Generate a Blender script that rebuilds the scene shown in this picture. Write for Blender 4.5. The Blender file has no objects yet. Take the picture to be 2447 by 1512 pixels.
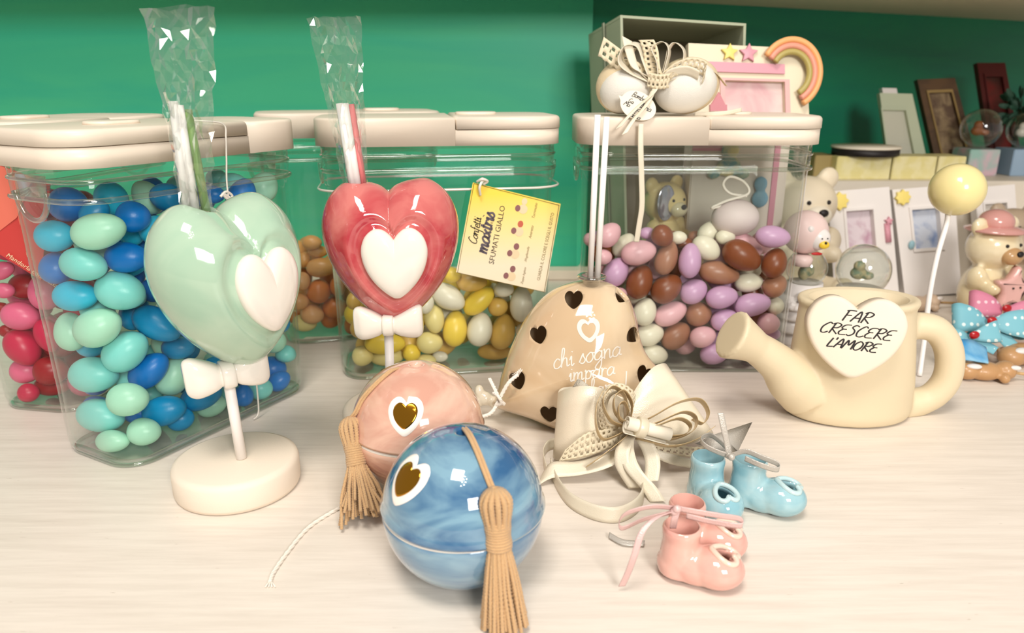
import bpy, bmesh, math, random
import numpy as np
from math import sin, cos, tan, pi, radians, sqrt, atan2
from mathutils import Vector as V, Matrix
from mathutils.bvhtree import BVHTree

random.seed(7)
SC = bpy.context.scene
COL = SC.collection
S = 0.01                      # geometry is written in centimetres, linked in metres

# ------------------------------------------------------------------ camera, world, lights, exposure
F, CX, CY = 1767.0, 1223.5, 756.0
PIT, H = radians(17.5), 22.6
cd = bpy.data.cameras.new('camera')
cam = bpy.data.objects.new('camera', cd); COL.objects.link(cam)
cd.sensor_width = 36; cd.lens = 36 * F / 2447; cd.clip_start = 0.02; cd.clip_end = 20
cam.location = (0, 0, H * S); cam.rotation_euler = (pi / 2 - PIT, 0, 0)
cd.dof.use_dof = True; cd.dof.focus_distance = 0.44; cd.dof.aperture_fstop = 9.5
SC.camera = cam

W = bpy.data.worlds.new('room_light'); SC.world = W; W.use_nodes = True
bg = W.node_tree.nodes['Background']; bg.inputs[0].default_value = (1.0, 0.95, 0.89, 1); bg.inputs[1].default_value = 0.40

def area(name, loc, target, size, power, color, size_y=None):
    l = bpy.data.lights.new(name, 'AREA'); l.energy = power; l.size = size * S; l.color = color
    if size_y: l.shape = 'RECTANGLE'; l.size_y = size_y * S
    o = bpy.data.objects.new(name, l); COL.objects.link(o)
    o.location = V(loc) * S; d = V(target) - V(loc)
    o.rotation_euler = d.to_track_quat('-Z', 'Y').to_euler(); return o
area('ceiling_panel', (-15, -25, 150), (0, 50, 0), 42, 15.5, (1.0, 0.93, 0.84))
area('front_fill', (38, -75, 66), (0, 60, 8), 34, 14, (1.0, 0.96, 0.92))  # unseen fill lamp added in front, low enough to reach under the lids
random.seed(3)
for k, (x, y) in enumerate([(0, 0), (7, 3), (3, 9), (11, 9), (-3, 14), (6, 15), (13, 16), (1, 21), (9, 22)]):
    l = bpy.data.lights.new('spot_bulb', 'POINT'); l.energy = 0.55; l.shadow_soft_size = 1.3 * S; l.color = (1, .95, .88)
    o = bpy.data.objects.new('spot_bulb', l); COL.objects.link(o); o.location = V((x - 2, -34 + y, 92 + (y * .5))) * S

vs = SC.view_settings; vs.view_transform = 'Standard'; vs.look = 'None'; vs.exposure = -0.12; vs.gamma = 1; vs.use_curve_mapping = False
cy = SC.cycles
cy.use_denoising = True; cy.max_bounces = 10; cy.transparent_max_bounces = 40; cy.transmission_bounces = 8
cy.glossy_bounces = 4; cy.diffuse_bounces = 3; cy.sample_clamp_indirect = 4; cy.caustics_refractive = False; cy.caustics_reflective = False

# ------------------------------------------------------------------ pixel <-> place
EYE = V((0, 0, H))
def ray(px, py):
    a = (px - CX) / F; b = (CY - py) / F
    return V((a, cos(PIT) + b * sin(PIT), -sin(PIT) + b * cos(PIT)))
def at(px, py, Y): r = ray(px, py); return EYE + r * (Y / r.y)
def gr(px, py, z=0.0): r = ray(px, py); return EYE + r * ((z - H) / r.z)
def depth(p): return p[1] * cos(PIT) + (H - p[2]) * sin(PIT)
CR_, CU_, CF_ = V((1, 0, 0)), V((0, sin(PIT), cos(PIT))), V((0, cos(PIT), -sin(PIT)))

# ------------------------------------------------------------------ materials
def lin(c):
    return tuple(((x / 255) / 12.92 if x / 255 <= .04045 else ((x / 255 + .055) / 1.055) ** 2.4) for x in c)
MC = {}
def mat(name, rgb, rough=.5, metal=0, coat=0, spec=.5, mottle=None, mscale=60, bump=0, bscale=300, trans=0, ior=1.45, alpha=1, sheen=0, stretch=None, sss=0):
    if name in MC: return MC[name]
    m = bpy.data.materials.new(name); m.use_nodes = True; MC[name] = m
    nt = m.node_tree; b = nt.nodes['Principled BSDF']
    b.inputs['Base Color'].default_value = (*lin(rgb), 1); b.inputs['Roughness'].default_value = rough
    b.inputs['Metallic'].default_value = metal; b.inputs['Coat Weight'].default_value = coat; b.inputs['Coat Roughness'].default_value = .04
    b.inputs['Specular IOR Level'].default_value = spec; b.inputs['Transmission Weight'].default_value = trans
    b.inputs['IOR'].default_value = ior; b.inputs['Alpha'].default_value = alpha; b.inputs['Sheen Weight'].default_value = sheen
    tc = nt.nodes.new('ShaderNodeTexCoord'); mp = nt.nodes.new('ShaderNodeMapping'); nt.links.new(tc.outputs['Object'], mp.inputs[0])
    if stretch: mp.inputs['Scale'].default_value = stretch
    if mottle is not None:
        n = nt.nodes.new('ShaderNodeTexNoise'); n.inputs['Scale'].default_value = mscale; n.inputs['Detail'].default_value = 4
        n.inputs['Distortion'].default_value = .6
        r = nt.nodes.new('ShaderNodeValToRGB'); r.color_ramp.elements[0].position = .38; r.color_ramp.elements[1].position = .62
        r.color_ramp.elements[0].color = (*lin(rgb), 1); r.color_ramp.elements[1].color = (*lin(mottle), 1)
        nt.links.new(mp.outputs[0], n.inputs[0]); nt.links.new(n.outputs[0], r.inputs[0]); nt.links.new(r.outputs[0], b.inputs['Base Color'])
    if bump:
        n = nt.nodes.new('ShaderNodeTexNoise'); n.inputs['Scale'].default_value = bscale; n.inputs['Detail'].default_value = 3
        bp = nt.nodes.new('ShaderNodeBump'); bp.inputs['Strength'].default_value = bump; bp.inputs['Distance'].default_value = .0006
        nt.links.new(mp.outputs[0], n.inputs[0]); nt.links.new(n.outputs[0], bp.inputs['Height']); nt.links.new(bp.outputs[0], b.inputs['Normal'])
    return m
def clear(name, tint, ior=1.45, rough=.03, boost=0.0, haze=0.0):
    if name in MC: return MC[name]
    m = bpy.data.materials.new(name); m.use_nodes = True; MC[name] = m; nt = m.node_tree; nt.nodes.clear()
    out = nt.nodes.new('ShaderNodeOutputMaterial'); t = nt.nodes.new('ShaderNodeBsdfTransparent'); g = nt.nodes.new('ShaderNodeBsdfGlossy')
    fr = nt.nodes.new('ShaderNodeLayerWeight'); pw = nt.nodes.new('ShaderNodeMath'); pw.operation = 'POWER'; pw.inputs[1].default_value = 4.5 if ior < 1.55 else 2.4; mx = nt.nodes.new('ShaderNodeMixShader'); ad = nt.nodes.new('ShaderNodeMath'); ad.operation = 'ADD'
    t.inputs[0].default_value = (*tint, 1); g.inputs[0].default_value = (1, 1, 1, 1); g.inputs['Roughness'].default_value = rough
    fr.inputs[0].default_value = .5; ad.inputs[1].default_value = boost + .012; ad.use_clamp = True; nt.links.new(fr.outputs['Facing'], pw.inputs[0])
    nt.links.new(pw.outputs[0], ad.inputs[0]); nt.links.new(ad.outputs[0], mx.inputs[0]); nt.links.new(t.outputs[0], mx.inputs[1]); nt.links.new(g.outputs[0], mx.inputs[2])
    last = mx
    if haze:
        d = nt.nodes.new('ShaderNodeBsdfDiffuse'); d.inputs[0].default_value = (.9, .9, .85, 1); m2 = nt.nodes.new('ShaderNodeMixShader'); m2.inputs[0].default_value = haze
        nt.links.new(mx.outputs[0], m2.inputs[1]); nt.links.new(d.outputs[0], m2.inputs[2]); last = m2
    nt.links.new(last.outputs[0], out.inputs[0]); return m
def sheer(name, rgb, cover):      # woven tulle: partly see-through cloth
    m = mat(name, rgb, .8, alpha=cover); return m

M_clear = clear('clear_plastic', (.965, .98, .97))
M_rim = clear('thick_clear_plastic', (.86, .90, .86), ior=1.6, boost=.06)
M_cello = clear('cellophane', (.95, .97, .95), ior=1.6, rough=.03, boost=.06, haze=.015)
M_glass = clear('globe_glass', (.88, .90, .86), ior=1.6, rough=.02, boost=.05)
M_lid = mat('ivory_plastic_lid', (232, 218, 200), .38, bump=.05, bscale=500)
M_white_c = mat('white_ceramic', (234, 227, 216), .08, coat=.6)
M_matte_white = mat('matte_white_wood', (238, 224, 206), .6, bump=.1, bscale=900)
M_stick = mat('white_stick', (245, 240, 236), .45)
M_green_c = mat('sage_ceramic', (156, 188, 164), .08, coat=.7, mottle=(176, 200, 176), mscale=22)
M_pink_c = mat('rose_ceramic', (180, 58, 66), .07, coat=.8, mottle=(206, 118, 112), mscale=34)
M_satin = mat('ivory_satin', (236, 224, 200), .26, spec=1.0, metal=.05, bump=.25, bscale=1800)
M_satin2 = mat('pale_ribbon', (226, 216, 194), .36, spec=.7, bump=.3, bscale=1500)
M_gold_r = mat('gold_ribbon', (210, 184, 140), .34, metal=.35, bump=.5, bscale=1500)
M_lace = mat('cream_lace', (228, 214, 184), .75, bump=.6, bscale=1600)
M_cord = mat('gold_cord', (206, 166, 118), .38, sheen=.3, bump=.9, bscale=2200)
M_silver_r = mat('silver_ribbon', (206, 200, 190), .3, metal=.3, alpha=.85, bump=.5, bscale=1500)
M_pinkrib = mat('pink_ribbon', (232, 196, 192), .3, metal=.15, alpha=.9, bump=.5, bscale=1500)
M_white = mat('white_cotton', (240, 232, 220), .7, bump=.4, bscale=1500)
M_paper = mat('cream_paper', (240, 230, 210), .6)
M_dark = mat('dark_ink', (30, 24, 24), .5)
M_ink = mat('brown_ink', (70, 55, 45), .5)
M_gold = mat('gold_foil', (196, 138, 42), .09, metal=1)
M_cream = mat('cream_bisque', (222, 206, 174), .5, bump=.08, bscale=1500)
M_cream2 = mat('pale_cream_bisque', (232, 218, 198), .5, bump=.08, bscale=1500)

# ------------------------------------------------------------------ object helpers
ORG = {}
def mesh(name, vf, m, parent=None, smooth=True, label=None, origin=None, **props):
    vs_, fs = vf
    vs_ = [tuple(v) for v in vs_]
    if parent is not None: o0 = ORG[parent.name]
    elif origin is not None: o0 = V(origin)
    else:
        a = np.array(vs_); o0 = V(((a[:, 0].min() + a[:, 0].max()) / 2, (a[:, 1].min() + a[:, 1].max()) / 2, a[:, 2].min()))
    me = bpy.data.meshes.new(name)
    me.from_pydata([((v[0] - o0[0]) * S, (v[1] - o0[1]) * S, (v[2] - o0[2]) * S) for v in vs_], [], [tuple(f) for f in fs])
    me.materials.append(m)
    if smooth: me.polygons.foreach_set('use_smooth', [True] * len(me.polygons))
    me.update()
    o = bpy.data.objects.new(name, me); COL.objects.link(o)
    if parent is not None: o.parent = parent
    else: o.location = o0 * S
    ORG[o.name] = o0
    if label: o['label'] = label
    for k, v in props.items(): o[k] = v
    return o
def thing(name, label, cat, loc, group=None):
    o = bpy.data.objects.new(name, None); COL.objects.link(o); o.empty_display_size = .01
    o.location = V(loc) * S; o['label'] = label; o['category'] = cat
    if group: o['group'] = group
    ORG[o.name] = V(loc); return o
def join(*vfs):
    V_, F_ = [], []
    for v, f in vfs:
        n = len(V_); V_ += [tuple(p) for p in v]; F_ += [tuple(i + n for i in q) for q in f]
    return V_, F_
def cr(P, n=8, closed=False):
    P = [np.array(p, float) for p in P]; out = []
    N = len(P); rng = range(N) if closed else range(N - 1)
    for i in rng:
        if closed: p0, p1, p2, p3 = P[(i - 1) % N], P[i], P[(i + 1) % N], P[(i + 2) % N]
        else: p0, p1, p2, p3 = P[max(i - 1, 0)], P[i], P[i + 1], P[min(i + 2, N - 1)]
        for k in range(n):
            t = k / n
            out.append(.5 * ((2 * p1) + (-p0 + p2) * t + (2 * p0 - 5 * p1 + 4 * p2 - p3) * t * t + (-p0 + 3 * p1 - 3 * p2 + p3) * t ** 3))
    if not closed: out.append(P[-1])
    return out
def loft(secs, cap=True, closed=False):          # secs: lists of equal length
    n = len(secs[0]); vs_ = [tuple(p) for s in secs for p in s]; fs = []
    R = len(secs)
    for i in range(R if closed else R - 1):
        j = (i + 1) % R
        for k in range(n):
            l = (k + 1) % n; fs.append((i * n + k, i * n + l, j * n + l, j * n + k))
    if cap and not closed:
        fs.append(tuple(range(n - 1, -1, -1))); fs.append(tuple((R - 1) * n + k for k in range(n)))
    return vs_, fs
def tube(path, r, n=10, k=6, sm=True, closed=False, flat=1.0):
    P = cr([tuple(p) for p in path], k, closed) if sm else [np.array(p, float) for p in path]
    rr = r if callable(r) else (lambda t: r)
    secs = []; N = len(P); up = None
    for i, p in enumerate(P):
        a = P[(i - 1) % N] if (closed or i > 0) else P[i]; b = P[(i + 1) % N] if (closed or i < N - 1) else P[i]
        d = V(b - a); d = d.normalized() if d.length > 1e-9 else V((0, 0, 1))
        if up is None: up = V((0, 0, 1)) if abs(d.z) < .9 else V((1, 0, 0))
        s = d.cross(up); s.normalize(); up = s.cross(d); up.normalize()
        R = rr(i / (N - 1)); secs.append([V(p) + s * (R * cos(2 * pi * q / n)) + up * (R * flat * sin(2 * pi * q / n)) for q in range(n)])
    return loft(secs, True, closed)
def lathe(prof, c=(0, 0, 0), n=48, R=None):      # prof: [(r,z)]
    secs = []
    for r, z in prof:
        s = [V((max(r, 1e-4) * cos(2 * pi * q / n), max(r, 1e-4) * sin(2 * pi * q / n), z)) for q in range(n)]
        secs.append([V(c) + (R @ p if R else p) for p in s])
    return loft(secs)
def ell(c, r, R=None, nu=24, nv=14):
    rx, ry, rz = (r, r, r) if not hasattr(r, '__len__') else r
    vs_ = []; fs = []
    for i in range(1, nv):
        t = pi * i / nv
        for j in range(nu):
            a = 2 * pi * j / nu; p = V((rx * sin(t) * cos(a), ry * sin(t) * sin(a), rz * cos(t)))
            vs_.append(V(c) + (R @ p if R else p))
    top = len(vs_); vs_.append(V(c) + (R @ V((0, 0, rz)) if R else V((0, 0, rz)))); bot = len(vs_); vs_.append(V(c) - (R @ V((0, 0, rz)) if R else V((0, 0, rz))))
    for i in range(nv - 2):
        for j in range(nu):
            l = (j + 1) % nu; fs.append((i * nu + j, (i + 1) * nu + j, (i + 1) * nu + l, i * nu + l))
    for j in range(nu):
        l = (j + 1) % nu; fs.append((top, j, l)); fs.append((bot, (nv - 2) * nu + l, (nv - 2) * nu + j))
    return vs_, fs
def box(c, size, yaw=0, bev=0, R=None):
    bm = bmesh.new(); bmesh.ops.create_cube(bm, size=1)
    for v in bm.verts: v.co = V((v.co.x * size[0], v.co.y * size[1], v.co.z * size[2]))
    if bev: bmesh.ops.bevel(bm, geom=bm.edges[:], offset=bev, segments=2, affect='EDGES')
    Rm = R or Matrix.Rotation(yaw, 3, 'Z')
    vs_ = [V(c) + Rm @ v.co for v in bm.verts]; fs = [tuple(v.index for v in f.verts) for f in bm.faces]; bm.free(); return vs_, fs
def quadslab(c4, th, n=None):                    # slab from four corner points, thickness away from viewer
    c4 = [V(p) for p in c4]; nn = n or (c4[1] - c4[0]).cross(c4[3] - c4[0]).normalized()
    if nn.y < 0: nn = -nn
    return loft([c4, [p + nn * th for p in c4]])
def poly(outline, to3, z0, z1, bev=0.0, cap=True):   # prism of a 2D outline through a mapping to3(x,y,z); bev rounds the front (z1)
    o = np.array([(p[0], p[1]) for p in outline], float); c = o.mean(0)
    def ins(d):
        t = np.roll(o, -1, 0) - np.roll(o, 1, 0); L = np.linalg.norm(t, axis=1)[:, None] + 1e-9; nrm = np.stack([t[:, 1], -t[:, 0]], 1) / L
        ar = np.sum(o[:, 0] * np.roll(o[:, 1], -1) - np.roll(o[:, 0], -1) * o[:, 1]); nrm *= (1 if ar > 0 else -1)
        return o - nrm * d
    secs = [[to3(x, y, z0) for x, y in o]]
    if bev:
        for k in range(0, 5):
            a = k / 4 * pi / 2; secs.append([to3(x, y, z1 - bev + bev * sin(a)) for x, y in ins(bev * (1 - cos(a)))])
    else: secs.append([to3(x, y, z1) for x, y in o])
    return loft(secs, cap)
def evalmesh(vf, mods):
    me = bpy.data.meshes.new('tmp'); me.from_pydata([tuple(v) for v in vf[0]], [], [tuple(f) for f in vf[1]]); me.update()
    o = bpy.data.objects.new('tmp', me); COL.objects.link(o); extra = []
    for typ, kw in mods:
        md = o.modifiers.new('m', typ)
        for k, v in kw.items():
            if k == 'object':
                m2 = bpy.data.meshes.new('tmp2'); m2.from_pydata([tuple(p) for p in v[0]], [], [tuple(f) for f in v[1]]); m2.update()
                o2 = bpy.data.objects.new('tmp2', m2); COL.objects.link(o2); extra.append(o2); v = o2
            setattr(md, k, v)
    bpy.context.view_layer.update()
    ev = o.evaluated_get(bpy.context.evaluated_depsgraph_get()); em = ev.to_mesh()
    r = ([tuple(v.co) for v in em.vertices], [tuple(p.vertices) for p in em.polygons]); ev.to_mesh_clear()
    for q in [o] + extra: mm = q.data; bpy.data.objects.remove(q); bpy.data.meshes.remove(mm)
    return r
def blend(parts, vox=.12, sm=6, extra=()):
    return evalmesh(join(*parts), [('REMESH', dict(mode='VOXEL', voxel_size=vox)), ('SMOOTH', dict(factor=.5, iterations=sm))] + list(extra))
def cut(vf, cutter): return evalmesh(vf, [('BOOLEAN', dict(operation='DIFFERENCE', solver='EXACT', object=cutter))])
def recalc(vf):
    bm = bmesh.new(); vv = [bm.verts.new(tuple(p)) for p in vf[0]]
    for f in vf[1]:
        try: bm.faces.new([vv[i] for i in f])
        except ValueError: pass
    bmesh.ops.remove_doubles(bm, verts=bm.verts[:], dist=1e-4); bmesh.ops.recalc_face_normals(bm, faces=bm.faces[:])
    bm.verts.index_update(); r = ([tuple(v.co) for v in bm.verts], [tuple(v.index for v in f.verts) for f in bm.faces]); bm.free(); return r
def resamp(A, n):
    A = np.array(A); d = np.r_[0, np.cumsum(np.linalg.norm(np.diff(A, axis=0), axis=1))]; t = np.linspace(0, d[-1], n)
    return np.stack([np.interp(t, d, A[:, k]) for k in range(3)], 1)
def ribbon(A, B, th=.03, k=8, lace=0, wave=0):      # ribbon between two edge curves
    A = np.array(cr([tuple(p) for p in A], k)); B = np.array(cr([tuple(p) for p in B], k))
    nu = lace if lace else 4
    rows = [A + (B - A) * (j / nu) for j in range(nu + 1)]
    G = np.array(rows)                                # nu+1 x N x 3
    if lace:
        G = np.array([resamp(r, max(8, int(len(r) * 2.0))) for r in rows])
    N = G.shape[1]
    du = np.gradient(G, axis=1); dv = np.gradient(G, axis=0); nn = np.cross(du, dv); nn /= (np.linalg.norm(nn, axis=2)[..., None] + 1e-9)
    if wave: G = G + nn * (wave * np.sin(np.arange(N) * .9))[None, :, None]
    if lace:
        sc_ = np.where(np.arange(N) % 6 < 3, .12, 0)
        G[0] += (G[0] - G[1]) * sc_[:, None] * 2
    T, Bt = G + nn * th / 2, G - nn * th / 2
    idx = lambda s, j, i: s * (nu + 1) * N + j * N + i
    vs_ = [tuple(p) for p in T.reshape(-1, 3)] + [tuple(p) for p in Bt.reshape(-1, 3)]; fs = []
    hole = lambda j, i: bool(lace) and 0 < j < nu - 1 and ((i % 6 in (1, 2, 3) and j % 3 == 1) or (i % 6 in (4,) and j % 3 == 0))
    for j in range(nu):
        for i in range(N - 1):
            if hole(j, i): continue
            fs.append((idx(0, j, i), idx(0, j, i + 1), idx(0, j + 1, i + 1), idx(0, j + 1, i)))
            fs.append((idx(1, j, i), idx(1, j + 1, i), idx(1, j + 1, i + 1), idx(1, j, i + 1)))
            for (j2, i2, a, b) in ((j - 1, i, (j, i), (j, i + 1)), (j + 1, i, (j + 1, i + 1), (j + 1, i)), (j, i - 1, (j + 1, i), (j, i)), (j, i + 1, (j, i + 1), (j + 1, i + 1))):
                out = j2 < 0 or j2 >= nu or i2 < 0 or i2 >= N - 1
                if out or hole(j2, i2): fs.append((idx(0, *a), idx(1, *a), idx(1, *b), idx(0, *b)))
    return vs_, fs
def pr(L): return [at(*p) for p in L]            # list of (px,py,Y)

# heart outline, unit half-width
HH = [(0, .62), (.12, .80), (.34, .95), (.60, .95), (.86, .74), (.99, .40), (.97, .05), (.85, -.30), (.65, -.62), (.38, -.90), (.13, -1.08), (0, -1.11)]
def heart2d(w=1.0, h=1.0, n=6, cleft=.64):
    hh = [(0, cleft), (.12, max(.80, cleft + .09))] + HH[2:]
    half = cr(hh, n); R = [(p[0] * w, (p[1] + .05) * h) for p in half]
    return R + [(-x, y) for x, y in R[-2:0:-1]]
def puffy(outline, T, c=(0, 0), to3=None, ns=16, crease=0.0, cang=pi / 2, pw=.5, f=None, p2=2.3):
    secs = []
    n = len(outline); side = []
    for sgn in (1, -1):
        rows = []
        for i in range(ns):
            s = sin(pi / 2 * (1 - i / ns)) if sgn > 0 else sin(pi / 2 * (i + 1) / ns)
            s_ = s; rows.append((s_, sgn))
        side.append(rows)
    seq = [(sin(pi / 2 * i / ns), 1) for i in range(1, ns + 1)] + [(sin(pi / 2 * i / ns), -1) for i in range(ns - 1, 0, -1)]
    for s, sg in seq:
        row = []
        for (x, y) in outline:
            dx, dy = x - c[0], y - c[1]; a = atan2(dy, dx); da = (a - cang + pi) % (2 * pi) - pi
            z = T * max(0, 1 - s ** p2) ** pw * (1 - crease * math.exp(-(da / .42) ** 2) * s ** 1.5)
            px_, py_ = c[0] + dx * s, c[1] + dy * s
            z = z * sg
            if f: z = f(px_, py_, z)
            row.append(to3(px_, py_, z))
        secs.append(row)
    return loft(secs)
def frame3(O, R, U, N): return lambda x, y, z: V(O) + V(R) * x + V(U) * y + V(N) * z

# ------------------------------------------------------------------ writing
CUR = {'a': (1.05, [[(.85, .85), (.5, 1), (.1, .6), (.15, .1), (.5, .05), (.85, .5), (.88, .95), (.85, .2), (1.1, .15)]]),
 'c': (.8, [[(.75, .8), (.45, 1), (.1, .6), (.15, .1), (.5, 0), (.85, .25)]]),
 'h': (1.0, [[(0, .1), (.35, 1.2), (.42, 1.9), (.22, 1.9), (.12, 1), (.1, 0)], [(.1, .3), (.35, .85), (.65, .9), (.7, .4), (.75, .05), (1.05, .2)]]),
 'i': (.45, [[(0, .6), (.2, 1), (.2, .2), (.3, 0), (.5, .2)], [(.25, 1.4), (.29, 1.5)]]),
 's': (.7, [[(0, .15), (.4, 1), (.45, .75), (.65, .3), (.4, 0), (.1, .12)]]),
 'o': (.9, [[(.5, 1), (.1, .6), (.15, .1), (.5, 0), (.8, .4), (.7, .9), (.5, 1), (.95, .85)]]),
 'g': (1, [[(.8, .85), (.5, 1), (.1, .6), (.15, .15), (.5, .1), (.8, .5), (.85, .95), (.8, -.5), (.5, -1), (.15, -.7), (.5, -.2), (1.05, .25)]]),
 'n': (1.0, [[(.05, .9), (.15, 1), (.15, 0)], [(.15, .4), (.4, .9), (.7, .9), (.72, .3), (.8, 0), (1.05, .2)]]),
 'm': (1.42, [[(.05, .9), (.15, 1), (.15, 0)], [(.15, .4), (.35, .9), (.6, .9), (.62, 0)], [(.62, .4), (.85, .9), (1.1, .9), (1.12, .3), (1.2, 0), (1.45, .2)]]),
 'p': (1, [[(.1, .9), (.2, 1), (.2, -1)], [(.2, .6), (.5, 1), (.85, .7), (.75, .15), (.4, 0), (.2, .2)]]),
 'r': (.75, [[(.05, .9), (.15, 1), (.15, 0)], [(.15, .5), (.4, .95), (.75, .85)]]),
 'v': (.9, [[(.05, .95), (.15, 1), (.4, 0), (.75, 1), (.95, .85)]]), 'u': (1, [[(.1, 1), (.1, .3), (.4, 0), (.8, .4), (.85, 1), (.85, .2), (1.05, .15)]]),
 'l': (.45, [[(0, .3), (.35, 1.4), (.35, 1.95), (.15, 1.8), (.12, .3), (.25, 0), (.5, .2)]]),
 'e': (.75, [[(.1, .5), (.7, .65), (.5, 1), (.15, .75), (.12, .2), (.4, 0), (.8, .25)]]),
 't': (.55, [[(.25, 1.6), (.2, .3), (.3, 0), (.6, .2)], [(0, 1.15), (.5, 1.2)]]), 'b': (.9, [[(.2, 1.9), (.1, 0), (.5, 0), (.8, .5), (.5, .95), (.15, .6)]]),
 'd': (1, [[(.8, .8), (.4, .95), (.1, .4), (.4, 0), (.8, .4), (.9, 1.9), (.85, .1), (1.05, .2)]]), 'z': (.8, [[(.1, .95), (.7, 1), (.1, 0), (.75, .05)]]),
 'f': (.6, [[(.6, 1.8), (.4, 2), (.25, 1.6), (.2, -.8), (.05, -1)], [(0, 1), (.55, 1.05)]]),
 'x': (.85, [[(.05, 1), (.75, 0)], [(.75, 1), (.05, 0)]]), '!': (.5, [[(.35, 2), (.2, .6)], [(.14, 0), (.17, .12)]]), ' ': (.6, []),
 'F': (1.2, [[(.2, 0), (.35, 1.9)], [(.1, 1.8), (.5, 1.95), (1.3, 1.95)], [(.25, 1.05), (1, 1.1)]]),
 'A': (1.2, [[(0, 0), (.75, 1.95), (1.1, 0)], [(.25, .7), (1, .75)]]),
 'R': (1.25, [[(.2, 0), (.4, 1.9)], [(.1, 1.7), (.6, 2), (1.2, 1.7), (.9, 1.15), (.3, .95), (1.2, 0)]]),
 'C': (1.2, [[(1.2, 1.7), (.8, 1.95), (.2, 1.1), (.25, .2), (.7, 0), (1.15, .3)]]),
 'E': (1.15, [[(1.2, 1.9), (.5, 1.8), (.2, 1.3), (.45, 1.05), (.9, 1.05)], [(.45, 1.05), (.1, .5), (.3, .05), (1.1, .1)]]),
 'S': (1.1, [[(1.15, 1.75), (.7, 1.95), (.35, 1.5), (.8, 1), (.85, .4), (.4, 0), (0, .2)]]), 'L': (.75, [[(.4, 1.9), (.15, .2), (.4, .05), (1, .15)]]),
 'M': (1.5, [[(0, 0), (.4, 1.8), (.75, .8), (1.3, 1.9), (1.4, 0)]]), 'G': (1.3, [[(1.1, 1.8), (.5, 1.9), (.1, 1), (.5, 0), (1.1, .5), (.7, .8)]]),
 'O': (1.3, [[(.7, 1.9), (.2, 1.3), (.15, .4), (.6, 0), (1.15, .5), (1.2, 1.4), (.7, 1.9)]]), "'": (.4, [[(.3, 2.1), (.2, 1.6)]]),
 'T': (1.0, [[(.1, 1.8), (1.1, 1.95)], [(.6, 1.9), (.4, 0)]]), 'Z': (1.1, [[(.1, 1.8), (1.1, 1.9), (.1, .1), (1.1, .05)]]), 'I': (.5, [[(.3, 1.9), (.15, 0)]]),
 'B': (1.2, [[(.2, 0), (.35, 1.9), (1, 1.8), (.9, 1.1), (.4, 1), (1.1, .6), (.7, 0), (.2, 0)]])}
def strokes(text, length, wid, slant=.2, k=6):     # -> 2D quads centred on (0,0); length = total advance, wid = pen width
    x = 0; L = []
    for ch in text:
        adv, ss = CUR[ch]
        for s in ss: L.append([(p[0] + x + p[1] * slant, p[1]) for p in s])
        x += adv
    sc_ = length / x; vs_, fs = [], []
    for s in L:
        P = np.array(cr(s, k)) if len(s) > 2 else np.array([np.array(s[0]) + (np.array(s[1]) - np.array(s[0])) * t for t in np.linspace(0, 1, 8)])
        P = (P - (x / 2, .9)) * sc_; d = np.gradient(P, axis=0); d /= np.linalg.norm(d, axis=1)[:, None] + 1e-9; n = np.stack([-d[:, 1], d[:, 0]], 1)
        w = wid * (.75 + .25 * np.abs(d[:, 1]))[:, None] / 2; b = len(vs_)
        for a_, c_ in zip(P + n * w, P - n * w): vs_ += [tuple(a_), tuple(c_)]
        fs += [(b + 2 * i, b + 2 * i + 1, b + 2 * i + 3, b + 2 * i + 2) for i in range(len(P) - 1)]
    return vs_, fs
def fonttext(text, length, shear=0, space=1.0, hgt=None, bold=0):
    c = bpy.data.curves.new('t', 'FONT'); c.body = text; c.size = 1; c.shear = shear; c.space_character = space; c.resolution_u = 2; c.offset = bold
    o = bpy.data.objects.new('t', c); COL.objects.link(o); bpy.context.view_layer.update()
    e = o.evaluated_get(bpy.context.evaluated_depsgraph_get()); me = e.to_mesh()
    P = np.array([(v.co.x, v.co.y) for v in me.vertices]); fs = [tuple(p.vertices) for p in me.polygons]; e.to_mesh_clear()
    bpy.data.objects.remove(o); bpy.data.curves.remove(c)
    w = np.ptp(P[:, 0]); s = length / w; sy = s if hgt is None else hgt / np.ptp(P[:, 1]); P = (P - (P.min(0) + P.max(0)) / 2) * (s, sy)
    return [tuple(p) for p in P], fs
def place2(vf, to3, z=.02): return [to3(x, y, z) for x, y in vf[0]], vf[1]
def project(pts2faces, body, to3, d, lift=.02):       # shrink a flat figure on to a body along d
    bv = BVHTree.FromPolygons([tuple(v) for v in body[0]], [tuple(f) for f in body[1]]); out = []
    for (x, y) in pts2faces[0]:
        p = to3(x, y, 0); h = bv.ray_cast(p - V(d) * 15, V(d))
        out.append((h[0] - V(d) * lift) if h[0] else p)
    return out, pts2faces[1]

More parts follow.
